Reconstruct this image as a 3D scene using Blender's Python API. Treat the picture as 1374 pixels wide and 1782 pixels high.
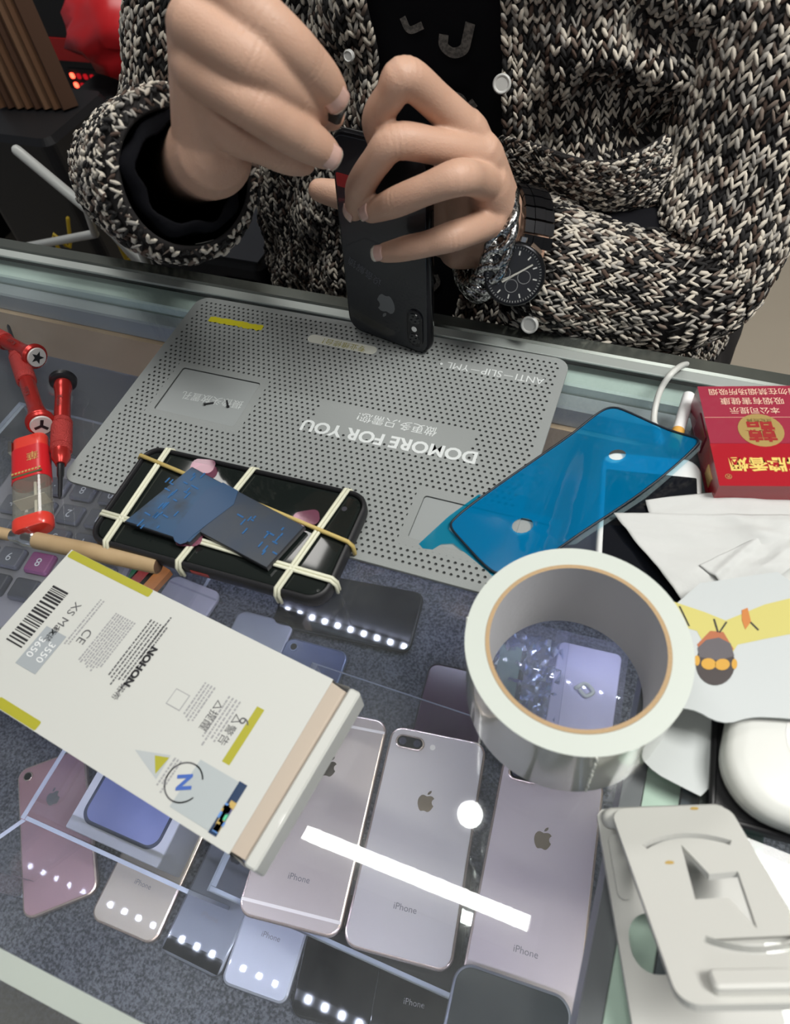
import bpy, bmesh, math, random
import numpy as np
from mathutils import Vector, Matrix, Euler

random.seed(7)
rng = np.random.default_rng(7)
for o in list(bpy.data.objects):
    bpy.data.objects.remove(o)
scene = bpy.context.scene
col = scene.collection

# ------------------------------------------------------------------ camera
CAM = np.array([0.1952873, -0.2789496, 0.3556924])
CR = np.array([[0.930957331, 0.241177589, -0.274138320],
               [0.353365359, -0.784149758, 0.510139275],
               [-0.091931337, -0.571788883, -0.815233771]])
FPX, CX, CY = 1230.0, 687.0, 891.0
cd = bpy.data.cameras.new('camera')
cd.sensor_fit = 'HORIZONTAL'
cd.sensor_width = 36.0
cd.lens = FPX / 1374.0 * 36.0
cd.clip_start = 0.01
cd.dof.use_dof = True
cd.dof.focus_distance = 0.54
cd.dof.aperture_fstop = 13.0
cam = bpy.data.objects.new('camera', cd)
col.objects.link(cam)
m = Matrix.Identity(4)
for i in range(3):
    m[i][0] = CR[i][0]; m[i][1] = -CR[i][1]; m[i][2] = -CR[i][2]; m[i][3] = CAM[i]
cam.matrix_world = m
scene.camera = cam


def _ray(px, py):
    return CR @ np.array([(px - CX) / FPX, (py - CY) / FPX, 1.0])


def at(px, py, z=0.0):
    d = _ray(px, py)
    return Vector(CAM + d * ((z - CAM[2]) / d[2]))


def aty(px, py, y):
    d = _ray(px, py)
    return Vector(CAM + d * ((y - CAM[1]) / d[1]))


def atd(px, py, dist):
    d = _ray(px, py)
    return Vector(CAM + d / np.linalg.norm(d) * dist)


# ------------------------------------------------------------------ world, exposure
w = bpy.data.worlds.new('world')
scene.world = w
w.use_nodes = True
w.node_tree.nodes['Background'].inputs[0].default_value = (0.80, 0.88, 1.0, 1)
w.node_tree.nodes['Background'].inputs[1].default_value = 0.20
scene.view_settings.view_transform = 'Standard'
scene.view_settings.look = 'None'
scene.view_settings.gamma = 1.0
scene.view_settings.use_curve_mapping = False
scene.view_settings.exposure = 0.0
try:
    scene.cycles.transparent_max_bounces = 32
    scene.cycles.max_bounces = 10
    scene.cycles.caustics_reflective = False
    scene.cycles.caustics_refractive = False
except Exception:
    pass

FLOOR_Z = -0.90      # shop floor; the glass top of the counter is z = 0
CEIL_Z = 1.52
CASE_Z = -0.33       # carpeted bottom of the display case
RISER_Z = -0.225     # upper acrylic shelf
Y_BACK, Y_FRONT = 0.114, -0.388


def area(name, loc, sx, sy, power, color=(1, 1, 1), rot=(0, 0, 0)):
    l = bpy.data.lights.new(name, 'AREA')
    l.shape = 'RECTANGLE'; l.size = sx; l.size_y = sy
    l.energy = power; l.color = color
    o = bpy.data.objects.new(name, l)
    o.location = loc; o.rotation_euler = rot
    col.objects.link(o)
    return o


# the ceiling battens' light (their housings are built below at the same places)
area('batten_light', (-0.04, -0.092, CEIL_Z - 0.075), 0.60, 0.03, 4.2, (1, 1.0, 0.97))
area('panel_light', (0.98, 0.14, CEIL_Z - 0.03), 0.6, 0.6, 32, (1, 0.985, 0.94))
area('panel_light', (0.30, -1.15, CEIL_Z - 0.03), 0.6, 0.6, 2, (1, 1.0, 0.97))  # added lamp for broader fill light from the front
area('panel_light', (-0.9, 0.9, CEIL_Z - 0.03), 0.6, 0.6, 8, (1, 0.97, 0.93))  # added lamp for more overhead light from the back left

# ------------------------------------------------------------------ materials
MATS = {}


def mat(name, color=(0.5, 0.5, 0.5), rough=0.5, metal=0.0, emit=None, estr=0.0, spec=0.5, alpha=1.0,
        trans=0.0, ior=1.45, coat=0.0, sss=0.0, noise=None, bump=None, sheen=0.0):
    """noise=(scale, amount, other colour); bump=(scale, strength)"""
    if name in MATS:
        return MATS[name]
    mt = bpy.data.materials.new(name)
    mt.use_nodes = True
    nt = mt.node_tree
    b = nt.nodes['Principled BSDF']
    b.inputs['Base Color'].default_value = (*color, 1)
    b.inputs['Roughness'].default_value = rough
    b.inputs['Metallic'].default_value = metal
    b.inputs['Specular IOR Level'].default_value = spec
    b.inputs['IOR'].default_value = ior
    b.inputs['Transmission Weight'].default_value = trans
    b.inputs['Coat Weight'].default_value = coat
    b.inputs['Alpha'].default_value = alpha
    b.inputs['Sheen Weight'].default_value = sheen
    if sss:
        b.inputs['Subsurface Weight'].default_value = sss
        b.inputs['Subsurface Radius'].default_value = (0.006, 0.0025, 0.0012)
        b.inputs['Subsurface Scale'].default_value = 1.0
    if emit:
        b.inputs['Emission Color'].default_value = (*emit, 1)
        b.inputs['Emission Strength'].default_value = estr
    tc = None
    if noise or bump:
        tc = nt.nodes.new('ShaderNodeTexCoord')
    if noise:
        n = nt.nodes.new('ShaderNodeTexNoise')
        n.inputs['Scale'].default_value = noise[0]
        n.inputs['Detail'].default_value = 5
        nt.links.new(tc.outputs['Object'], n.inputs['Vector'])
        r = nt.nodes.new('ShaderNodeValToRGB')
        r.color_ramp.elements[0].position = 0.5 - noise[1]
        r.color_ramp.elements[1].position = 0.5 + noise[1]
        r.color_ramp.elements[0].color = (*color, 1)
        r.color_ramp.elements[1].color = (*noise[2], 1)
        nt.links.new(n.outputs['Fac'], r.inputs[0])
        nt.links.new(r.outputs[0], b.inputs['Base Color'])
    if bump:
        n = nt.nodes.new('ShaderNodeTexNoise')
        n.inputs['Scale'].default_value = bump[0]
        n.inputs['Detail'].default_value = 4
        nt.links.new(tc.outputs['Object'], n.inputs['Vector'])
        bn = nt.nodes.new('ShaderNodeBump')
        bn.inputs['Strength'].default_value = bump[1]
        bn.inputs['Distance'].default_value = 0.001
        nt.links.new(n.outputs['Fac'], bn.inputs['Height'])
        nt.links.new(bn.outputs[0], b.inputs['Normal'])
    MATS[name] = mt
    return mt


def clear(name, tint=(1, 1, 1), base=0.04, rough=0.0, haze=0.0, hazecol=(0.8, 0.8, 0.8), hazescale=0):
    """thin clear sheet: see-through, reflecting by Schlick's Fresnel, with an optional film of dust"""
    if name in MATS:
        return MATS[name]
    mt = bpy.data.materials.new(name)
    mt.use_nodes = True
    nt = mt.node_tree
    for n in list(nt.nodes):
        nt.nodes.remove(n)
    N = nt.nodes.new
    L = nt.links.new
    out = N('ShaderNodeOutputMaterial')
    tr = N('ShaderNodeBsdfTransparent'); tr.inputs[0].default_value = (*tint, 1)
    gl = N('ShaderNodeBsdfGlossy'); gl.inputs['Roughness'].default_value = rough
    lw = N('ShaderNodeLayerWeight'); lw.inputs[0].default_value = 0.5
    pw = N('ShaderNodeMath'); pw.operation = 'POWER'; pw.inputs[1].default_value = 5
    L(lw.outputs['Facing'], pw.inputs[0])
    ml = N('ShaderNodeMath'); ml.operation = 'MULTIPLY_ADD'; ml.inputs[1].default_value = 1 - base; ml.inputs[2].default_value = base
    L(pw.outputs[0], ml.inputs[0])
    under = tr
    if haze > 0:
        df = N('ShaderNodeBsdfDiffuse'); df.inputs[0].default_value = (*hazecol, 1)
        mh = N('ShaderNodeMixShader'); mh.inputs[0].default_value = haze
        if hazescale:
            tc = N('ShaderNodeTexCoord'); nz = N('ShaderNodeTexNoise'); nz.inputs['Scale'].default_value = hazescale
            nz.inputs['Detail'].default_value = 8; nz.inputs['Roughness'].default_value = 0.7
            L(tc.outputs['Object'], nz.inputs['Vector'])
            mr = N('ShaderNodeMapRange'); mr.inputs[1].default_value = 0.35; mr.inputs[2].default_value = 0.75
            mr.inputs[3].default_value = haze * 0.3; mr.inputs[4].default_value = haze * 2.2
            L(nz.outputs['Fac'], mr.inputs[0]); L(mr.outputs[0], mh.inputs[0])
        L(tr.outputs[0], mh.inputs[1]); L(df.outputs[0], mh.inputs[2])
        under = mh
    mx = N('ShaderNodeMixShader')
    L(ml.outputs[0], mx.inputs[0]); L(under.outputs[0], mx.inputs[1]); L(gl.outputs[0], mx.inputs[2])
    L(mx.outputs[0], out.inputs[0])
    MATS[name] = mt
    return mt


GLASS = clear('counter_glass', (0.955, 0.975, 0.965), 0.035, 0.0, 0.022, (0.75, 0.78, 0.8), 9)
ACRYLIC = clear('acrylic', (0.975, 0.98, 0.99), 0.035, 0.02, 0.012)
ACRYEDGE = mat('acrylic_edge', (0.52, 0.56, 0.66), 0.25, trans=0.25, spec=0.6)
POLYBAG = clear('plastic_bag', (0.9, 0.91, 0.92), 0.07, 0.08, 0.10, (0.7, 0.71, 0.72))
CLEARTANK = clear('clear_plastic', (0.86, 0.85, 0.80), 0.08, 0.06, 0.22, (.45, .44, .38))
BLUEFILM = clear('blue_film', (0.10, 0.47, 0.74), 0.05, 0.04, 0.40, (0.0, 0.26, 0.58))
BLUETAB = clear('blue_tab', (0.22, 0.62, 0.80), 0.05, 0.05, 0.30, (0.0, 0.33, 0.52))
BLACK = mat('black_plastic', (0.012, 0.012, 0.014), 0.35)
BLACKGLOSS = mat('black_glass', (0.006, 0.007, 0.010), 0.04, coat=0.4)
RUBBER = mat('black_rubber', (0.015, 0.015, 0.017), 0.55)
WHITEPL = mat('white_plastic', (0.62, 0.63, 0.60), 0.35, noise=(14, 0.3, (0.58, 0.59, 0.56)))
SILVER = mat('silver', (0.72, 0.72, 0.72), 0.18, 1.0)
ALU = mat('aluminium', (0.46, 0.50, 0.48), 0.45, 0.5)
ALUD = mat('dark_aluminium', (0.36, 0.39, 0.38), 0.3, 0.8)  # darker aluminium for the handle
INK = mat('grey_ink', (0.10, 0.10, 0.105), 0.6)
INKL = mat('pale_ink', (0.32, 0.32, 0.33), 0.6)
INKB = mat('black_ink', (0.015, 0.015, 0.018), 0.6)
INKW = mat('white_ink', (0.74, 0.76, 0.76), 0.6)
YELLOW = mat('olive_yellow', (0.37, 0.35, 0.025), 0.5)
GOLD = mat('gold_foil', (0.85, 0.60, 0.22), 0.32, 0.75)


# ------------------------------------------------------------------ mesh helpers
def link(o, parent=None):
    col.objects.link(o)
    if parent is not None:
        o.parent = parent
    return o


def mesh(name, V, F, mats=None, parent=None, smooth=False, mi=None, auto=None):
    me = bpy.data.meshes.new(name)
    me.from_pydata([tuple(v) for v in V], [], [tuple(f) for f in F])
    if mats is not None:
        for mm in (mats if isinstance(mats, (list, tuple)) else [mats]):
            me.materials.append(mm)
    if mi is not None:
        me.polygons.foreach_set('material_index', np.asarray(mi, np.int32))
    if smooth:
        me.polygons.foreach_set('use_smooth', np.ones(len(me.polygons), bool))
    me.update()
    if auto is not None:
        me.set_sharp_from_angle(angle=math.radians(auto))
    return link(bpy.data.objects.new(name, me), parent)


def np_mesh(name, V, Q, mats, parent=None, mi=None, smooth=True):
    """V (n,3), Q (m,k) with one face size"""
    me = bpy.data.meshes.new(name)
    V = np.ascontiguousarray(V, np.float32); Q = np.ascontiguousarray(Q, np.int32)
    k = Q.shape[1]
    me.vertices.add(len(V)); me.vertices.foreach_set('co', V.ravel())
    me.loops.add(Q.size); me.loops.foreach_set('vertex_index', Q.ravel())
    me.polygons.add(len(Q)); me.polygons.foreach_set('loop_start', np.arange(0, Q.size, k, dtype=np.int32))
    for mm in (mats if isinstance(mats, (list, tuple)) else [mats]):
        me.materials.append(mm)
    if mi is not None:
        me.polygons.foreach_set('material_index', np.ascontiguousarray(mi, np.int32))
    if smooth:
        me.polygons.foreach_set('use_smooth', np.ones(len(Q), bool))
    me.update(calc_edges=True)
    me.validate()
    return link(bpy.data.objects.new(name, me), parent)


class MB:
    """collects vertices and faces for ONE mesh"""
    def __init__(s):
        s.V = []; s.F = []; s.M = []

    def add(s, V, F, mi=0):
        n = len(s.V)
        s.V += [tuple(v) for v in V]
        s.F += [tuple(i + n for i in f) for f in F]
        s.M += [mi] * len(F)
        return s

    def box(s, x0, x1, y0, y1, z0, z1, mi=0):
        V = [(x, y, z) for z in (z0, z1) for y in (y0, y1) for x in (x0, x1)]
        F = [(0, 2, 3, 1), (4, 5, 7, 6), (0, 1, 5, 4), (2, 6, 7, 3), (0, 4, 6, 2), (1, 3, 7, 5)]
        return s.add(V, F, mi)

    def slab(s, outline_fn, rings, mi=0, capb=True, capt=True):
        """outline_fn(inset) -> list of 2D points; rings = [(inset, z), ...] from bottom to top"""
        n0 = len(s.V); k = None
        for ins, z in rings:
            pts = outline_fn(ins); k = len(pts)
            s.V += [(p[0], p[1], z) for p in pts]
        for r in range(len(rings) - 1):
            for i in range(k):
                j = (i + 1) % k
                s.F.append((n0 + r * k + i, n0 + r * k + j, n0 + (r + 1) * k + j, n0 + (r + 1) * k + i)); s.M.append(mi)
        if capb:
            s.F.append(tuple(n0 + i for i in range(k))[::-1]); s.M.append(mi)
        if capt:
            s.F.append(tuple(n0 + (len(rings) - 1) * k + i for i in range(k))); s.M.append(mi)
        return s

    def tube(s, path, radii, n=10, mi=0, caps='round', flat=1.0, up=None):
        V, F = tube_geo(path, radii, n, caps, flat, up)
        return s.add(V, F, mi)

    def build(s, name, mats, parent=None, smooth=False, auto=None):
        return mesh(name, s.V, s.F, mats, parent, smooth, s.M, auto)


def rr(w, h, r, n=6):
    """rounded rectangle centred on the origin, counter-clockwise; returns fn(inset)"""
    def fn(ins=0.0):
        W, H, R = w / 2 - ins, h / 2 - ins, max(r - ins, 0.0002)
        pts = []
        for cx, cy, a0 in ((W - R, H - R, 0), (-W + R, H - R, 90), (-W + R, -H + R, 180), (W - R, -H + R, 270)):
            for k in range(n + 1):
                a = math.radians(a0 + 90 * k / n)
                pts.append((cx + R * math.cos(a), cy + R * math.sin(a)))
        return pts
    return fn


def circ(r, n=32, cx=0, cy=0):
    def fn(ins=0.0):
        return [(cx + (r - ins) * math.cos(2 * math.pi * k / n), cy + (r - ins) * math.sin(2 * math.pi * k / n)) for k in range(n)]
    return fn


def poly(pts):
    def fn(ins=0.0):
        return pts
    return fn


def area2(p):
    return sum(p[i][0] * p[(i + 1) % len(p)][1] - p[(i + 1) % len(p)][0] * p[i][1] for i in range(len(p)))


def ccw(p):
    p = [tuple(q[:2]) for q in p]
    return p if area2(p) > 0 else p[::-1]


def smooth_poly(p, it=2):
    for _ in range(it):
        q = []
        for i in range(len(p)):
            a, b = p[i], p[(i + 1) % len(p)]
            q.append((a[0] * .75 + b[0] * .25, a[1] * .75 + b[1] * .25)); q.append((a[0] * .25 + b[0] * .75, a[1] * .25 + b[1] * .75))
        p = q
    return p


def catmull(P, per=6):
    P = [np.array(p, float) for p in P]
    Q = [2 * P[0] - P[1]] + P + [2 * P[-1] - P[-2]]
    out = []
    for i in range(1, len(Q) - 2):
        for k in range(per):
            t = k / per
            a, b, c, d = Q[i - 1], Q[i], Q[i + 1], Q[i + 2]
            out.append(0.5 * ((2 * b) + (-a + c) * t + (2 * a - 5 * b + 4 * c - d) * t * t + (-a + 3 * b - 3 * c + d) * t ** 3))
    out.append(P[-1])
    return out


def frames(P, up=None):
    P = np.array(P, float)
    T = np.gradient(P, axis=0)
    T /= np.linalg.norm(T, axis=1)[:, None] + 1e-12
    a = np.array(up if up is not None else (0, 0, 1.0), float)
    if abs(T[0] @ a) > 0.95:
        a = np.array([1.0, 0, 0])
    N = []
    n = a - T[0] * (a @ T[0]); n /= np.linalg.norm(n)
    for t in T:
        n = n - t * (n @ t); n /= np.linalg.norm(n)
        N.append(n)
    N = np.array(N)
    return P, T, N, np.cross(T, N)


def tube_geo(path, radii, n=10, caps='round', flat=1.0, up=None):
    P = [np.array(p, float) for p in path]
    R = list(radii) if hasattr(radii, '__len__') else [radii] * len(P)
    if caps == 'round':
        d0 = (P[0] - P[1]) / (np.linalg.norm(P[0] - P[1]) + 1e-12)
        d1 = (P[-1] - P[-2]) / (np.linalg.norm(P[-1] - P[-2]) + 1e-12)
        pre, prr, post, por = [], [], [], []
        for a in (80, 60, 35):
            s, c_ = math.sin(math.radians(a)), math.cos(math.radians(a))
            pre.append(P[0] + d0 * R[0] * s); prr.append(R[0] * c_)
        for a in (35, 60, 80):
            s, c_ = math.sin(math.radians(a)), math.cos(math.radians(a))
            post.append(P[-1] + d1 * R[-1] * s); por.append(R[-1] * c_)
        P = pre + P + post; R = prr + R + por
    P, T, N, B = frames(P, up)
    V = []
    for i in range(len(P)):
        for k in range(n):
            a = 2 * math.pi * k / n
            V.append(P[i] + R[i] * (math.cos(a) * N[i] * flat + math.sin(a) * B[i]))
    F = []
    for i in range(len(P) - 1):
        for k in range(n):
            j = (k + 1) % n
            F.append((i * n + k, i * n + j, (i + 1) * n + j, (i + 1) * n + k))
    if caps:
        F.append(tuple(range(n))[::-1]); F.append(tuple((len(P) - 1) * n + k for k in range(n)))
    return V, F


def thing(name, label, cat, loc=(0, 0, 0), rot=(0, 0, 0), group=None):
    o = bpy.data.objects.new(name, None)
    o.empty_display_size = 0.01
    o.location = loc
    o.rotation_euler = rot if hasattr(rot, '__len__') else (0, 0, rot)
    col.objects.link(o)
    return tag(o, label, cat, group)


def tag(o, label=None, cat=None, group=None, kind=None):
    if label: o['label'] = label
    if cat: o['category'] = cat
    if group: o['group'] = group
    if kind: o['kind'] = kind
    return o


def copy_tree(o, parent=None):
    c = o.copy(); col.objects.link(c)
    if parent is not None: c.parent = parent
    for ch in list(o.children):
        copy_tree(ch, c)
    return c


def text(body, size, loc, parent=None, m=None, rotz=0.0, align='CENTER', name='lettering', rot=None, ext=0.0, sx=1.0, bold=0.0):
    cu = bpy.data.curves.new('t', 'FONT')
    cu.body = body; cu.size = size; cu.align_x = align; cu.align_y = 'CENTER'
    cu.extrude = ext; cu.resolution_u = 3; cu.offset = bold
    o = bpy.data.objects.new('t', cu); col.objects.link(o)
    dg = bpy.context.evaluated_depsgraph_get()
    me = bpy.data.meshes.new_from_object(o.evaluated_get(dg))
    bpy.data.objects.remove(o); bpy.data.curves.remove(cu)
    me.materials.clear(); me.materials.append(m or INK)
    me.name = name
    q = bpy.data.objects.new(name, me)
    q.location = loc; q.rotation_euler = rot or (0, 0, rotz); q.scale = (sx, 1, 1)
    return link(q, parent)


def flat(name, pts, z, m, parent=None, th=0.0):
    pts = ccw(pts)
    if th:
        return MB().slab(poly(pts), [(0, z), (0, z + th)]).build(name, m, parent)
    return mesh(name, [(p[0], p[1], z) for p in pts], [tuple(range(len(pts)))], m, parent)


APPLE = [(0.0, .315), (0.08, .345), (0.2, .38), (0.33, .35), (0.42, .27), (.355, .2), (.32, .13), (.315, .05), (.35, -.04), (.44, -.12), (.40, -.22),
         (.33, -.35), (.24, -.45), (.15, -.48), (.05, -.45), (-.02, -.44), (-.1, -.46), (-.19, -.49), (-.28, -.44), (-.38, -.29), (-.44, -.12),
         (-.45, .05), (-.41, .2), (-.32, .32), (-.2, .37), (-.08, .34)]
LEAF = [(0.0, .42), (.03, .53), (.1, .61), (.2, .66), (.2, .55), (.14, .46), (.05, .41)]


def apple(s, cx, cy, z, m, parent):
    b = MB()
    for P in (APPLE, LEAF):
        p = ccw([(cx + x * s, cy + y * s) for x, y in P])
        b.add([(x, y, z) for x, y in p], [tuple(range(len(p)))])
    return b.build('logo', m, parent)


def remesh_voxel(V, F, size, smooth_it=6, fac=0.5):
    """union of overlapping closed pieces as one continuous surface"""
    me = bpy.data.meshes.new('r'); me.from_pydata([tuple(v) for v in V], [], [tuple(f) for f in F]); me.update()
    o = bpy.data.objects.new('r', me); col.objects.link(o)
    rm = o.modifiers.new('r', 'REMESH'); rm.mode = 'VOXEL'; rm.voxel_size = size
    sm = o.modifiers.new('s', 'SMOOTH'); sm.factor = fac; sm.iterations = smooth_it
    dg = bpy.context.evaluated_depsgraph_get()
    out = bpy.data.meshes.new_from_object(o.evaluated_get(dg))
    bpy.data.objects.remove(o)
    return out

# ================================================================== the setting
FLOORM = mat('beige_floor_tile', (0.52, 0.46, 0.37), 0.35, noise=(3, 0.3, (0.47, 0.41, 0.33)))
CEILM = mat('ceiling_paint', (0.50, 0.51, 0.52), 0.9)
WALLM = mat('wall_paint', (0.42, 0.39, 0.35), 0.9)
fl = MB().box(-4, 4, -2.5, 3.2, FLOOR_Z - 0.05, FLOOR_Z).build('floor', FLOORM); tag(fl, 'beige tiled shop floor behind the glass counter', 'floor', kind='structure')
fl = MB().box(-4, 4, -2.5, 3.2, CEIL_Z, CEIL_Z + 0.05).build('ceiling', CEILM); tag(fl, 'pale grey shop ceiling carrying the lamps', 'ceiling', kind='structure')
fl = MB().box(-4, 4, 3.2, 3.25, FLOOR_Z, CEIL_Z).build('wall_back', WALLM); tag(fl, 'beige painted wall at the back of the shop', 'wall', kind='structure')

# ceiling lamps
TUBE = mat('lamp_tube', (1, 1, 1), 0.4, emit=(1, 0.99, 0.96), estr=5)
PANEL = mat('lamp_panel', (1, 1, 1), 0.4, emit=(1, 0.98, 0.95), estr=2)
LAMPW = mat('lamp_housing', (0.75, 0.75, 0.75), 0.5)
t = thing('batten_lamp', 'slim white batten lamp with a bare tube on the ceiling, mirrored in the counter glass', 'lamp', (-0.04, -0.092, CEIL_Z))
MB().box(-0.33, 0.33, -0.06, 0.06, -0.03, 0).build('housing', LAMPW, t)
b = MB(); b.tube([(-0.30, 0, -0.05), (0.30, 0, -0.05)], 0.014, 12); b.build('tube', TUBE, t, True)
MB().box(-0.325, -0.305, -0.016, 0.016, -0.068, -0.03).build('end_cap', LAMPW, t)
MB().box(0.305, 0.325, -0.016, 0.016, -0.068, -0.03).build('end_cap', LAMPW, t)
t = thing('downlight', 'small round spotlight lamp in the ceiling, mirrored as a bright dot in the glass', 'lamp', (0.070, 0.09, CEIL_Z))
MB().slab(circ(0.045), [(0, -0.02), (0, 0)]).build('rim', LAMPW, t)
MB().slab(circ(0.030), [(0, -0.026), (0, -0.02)]).build('lens', mat('spot_lens', (1, 1, 1), 0.4, emit=(1, 1, 1), estr=40), t)
for i, (x, y, lb) in enumerate(((0.98, 0.14, 'square ceiling lamp panel to the right of the counter'),
                                (0.30, -1.15, 'added square fill-light panel on the ceiling behind the photographer'),
                                (-0.9, 0.9, 'added square fill-light panel on the ceiling over the work bench at the back'))):
    t = thing('panel_lamp', lb, 'lamp', (x, y, CEIL_Z), 0, 'square ceiling panels')
    MB().box(-0.32, 0.32, -0.32, 0.32, -0.02, 0).build('frame', LAMPW, t)
    MB().box(-0.29, 0.29, -0.29, 0.29, -0.026, -0.02).build('diffuser', PANEL, t)

# ------------------------------------------------------------------ glass display counter
CARPET = mat('grey_carpet', (0.035, 0.037, 0.045), 0.95, noise=(420, 0.12, (0.13, 0.135, 0.16)), bump=(500, 0.9))
WOOD = mat('beech_panel', (0.50, 0.35, 0.23), 0.5, noise=(30, 0.25, (0.44, 0.30, 0.19)))
GLASSEDGE = mat('green_glass_edge', (0.10, 0.16, 0.13), 0.15, spec=0.7)
t = thing('display_counter', 'glass-topped shop display counter with aluminium rails and lit carpeted inside', 'display case', (0, 0, FLOOR_Z))
o_ = -FLOOR_Z
X0, X1 = -0.80, 0.95
g = MB()
g.add([(X0, Y_FRONT, o_), (X1, Y_FRONT, o_), (X1, Y_BACK, o_), (X0, Y_BACK, o_)], [(0, 1, 2, 3)], 0)
g.add([(X0, Y_FRONT, o_ - .008), (X1, Y_FRONT, o_ - .008), (X1, Y_BACK, o_ - .008), (X0, Y_BACK, o_ - .008)], [(3, 2, 1, 0)], 0)
g.add([(X0, Y_BACK, o_), (X1, Y_BACK, o_), (X1, Y_BACK, o_ - .008), (X0, Y_BACK, o_ - .008)], [(0, 1, 2, 3)], 1)
g.add([(X0, Y_FRONT, o_), (X1, Y_FRONT, o_), (X1, Y_FRONT, o_ - .008), (X0, Y_FRONT, o_ - .008)], [(3, 2, 1, 0)], 1)
g.build('glass_top', [GLASS, GLASSEDGE], t)
g = MB()
g.add([(X0, Y_FRONT + .004, o_ - .33), (X1, Y_FRONT + .004, o_ - .33), (X1, Y_FRONT + .004, o_ - .008), (X0, Y_FRONT + .004, o_ - .008)], [(0, 1, 2, 3)])
g.build('front_glass', clear('front_glass', (0.95, 0.97, 0.96), 0.05), t)


def alu_profile(name, y0, y1, z0, z1, m, bev=0.0015):
    b = MB()
    P = [(y0, z0), (y1, z0), (y1, z1 - bev), (y1 - bev, z1), (y0 + bev, z1), (y0, z1 - bev)]
    n = len(P)
    V = [(X0, y, z) for y, z in P] + [(X1, y, z) for y, z in P]
    F = [(i, (i + 1) % n, n + (i + 1) % n, n + i) for i in range(n)] + [tuple(range(n))[::-1], tuple(range(n, 2 * n))]
    b.add(V, F)
    return b.build(name, m, t)


alu_profile('rear_trim', Y_BACK - 0.0035, Y_BACK + 0.010, o_ - 0.022, o_ + 0.0028, mat('trim_metal', (0.34, 0.37, 0.34), 0.22, 0.9))
alu_profile('rear_trim_lip', Y_BACK - 0.0125, Y_BACK - 0.0036, o_ + 0.0001, o_ + 0.0018, ALU, 0.0006)
alu_profile('rear_rail', 0.089, Y_BACK - 0.004, o_ - 0.030, o_ - 0.010, mat('pale_rail', (0.55, 0.66, 0.63), 0.35, 0.2))
alu_profile('rear_channel', 0.074, 0.0885, o_ - 0.036, o_ - 0.018, mat('grey_channel', (0.30, 0.33, 0.36), 0.4, 0.3))
MB().box(X0, -0.172, 0.070, 0.084, o_ - 0.085, o_ - 0.037).build('wood_panel', WOOD, t)
MB().box(0.118, X1, 0.070, 0.084, o_ - 0.085, o_ - 0.037).build('wood_panel', WOOD, t)
MB().box(X0, X1, Y_FRONT - 0.002, Y_BACK + 0.01, o_ - 0.36, o_ - 0.33).build('carpeted_bottom', CARPET, t)
MB().box(X0, -0.12, 0.1095, 0.1125, o_ - 0.3295, o_ - 0.0305).build('rear_light_stop', mat('light_stop_grey', (.20, .20, .215), .95, spec=.1), t)  # added panel, keeps the LED strip's light off the cardigan
MB().box(-0.125, X1, 0.1130, 0.1160, o_ - 0.3295, o_ - 0.0305).build('rear_light_stop', mat('light_stop_grey'), t)  # other half of the added light-blocking panel
MB().box(X0, X1, Y_FRONT - 0.002, Y_BACK, 0.0, o_ - 0.361).build('base_cabinet', mat('cabinet_grey', (0.28, 0.28, 0.30), 0.5), t)
alu_profile('front_rail', Y_FRONT - 0.006, Y_FRONT + 0.010, o_ - 0.030, o_ - 0.009, ALU)
for x0, x1, m_ in ((0.246, 0.262, mat('pale_green_bar', (0.55, 0.70, 0.60), 0.4)), (0.263, 0.270, mat('slate_bar', (0.10, 0.13, 0.17), 0.4)),
                   (0.271, 0.277, ALU), (0.278, 0.300, mat('teal_bar', (0.06, 0.16, 0.15), 0.3)), (0.236, 0.2455, mat('dark_bar', (0.12, 0.12, 0.14), 0.4))):
    MB().box(x0, x1, Y_FRONT + .012, 0.072, o_ - 0.036, o_ - 0.010).build('cross_rail', m_, t)
# LED strips: a carrier and single diodes
LED = mat('led', (1, 1, 1), 0.4, emit=(0.70, 0.74, 1.0), estr=260)
for yy, zz, tilt in ((0.1035, -0.0325, 0), (-0.340, -0.0115, 0)):
    s = MB().box(X0, X1, yy - 0.005, yy + 0.005, o_ + zz, o_ + zz + 0.0012).build('led_strip', WHITEPL, t)
    k = 0
    x = -0.42
    dm = None
    while x < 0.36:
        if dm is None:
            d = MB().slab(rr(0.0055, 0.0055, 0.001, 2), [(0, -0.0016), (0, 0)]).build('diode', LED, s); dm = d.data
        else:
            d = link(bpy.data.objects.new('diode', dm), s)
        d.location = (x, yy, o_ + zz)
        x += 0.0216

# ------------------------------------------------------------------ behind the counter
DARK = mat('dark_laminate', (0.018, 0.018, 0.020), 0.5)
tagm = lambda o, *a, **k: tag(o, *a, **k)
t = thing('work_bench', 'dark work bench standing behind the counter at the left', 'bench', (-1.285, 1.07, FLOOR_Z))
MB().box(-0.62, 0.42, -0.36, 0.36, 0.50, 0.53).build('bench_top', DARK, t)
MB().box(-0.60, -0.56, -0.34, 0.34, 0.0, 0.50).build('side_panel', DARK, t)
MB().box(0.36, 0.40, -0.34, 0.34, 0.0, 0.50).build('side_panel', DARK, t)
MB().box(-0.56, 0.36, 0.30, 0.34, 0.0, 0.50).build('back_panel', DARK, t)
t = thing('computer_tower', 'black computer tower with red glowing vents on the work bench', 'computer', (-1.085, 1.10, FLOOR_Z + 0.5303))
MB().slab(rr(0.44, 0.36, 0.01), [(0, 0), (0, 0.38), (0.004, 0.384)]).build('housing', mat('tower_black', (0.010, 0.010, 0.012), 0.35), t)
MB().box(-0.215, 0.215, -0.1835, -0.1800, 0.150, 0.190).build('red_band', mat('red_band', (0.42, 0.015, 0.015), 0.4), t)
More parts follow.
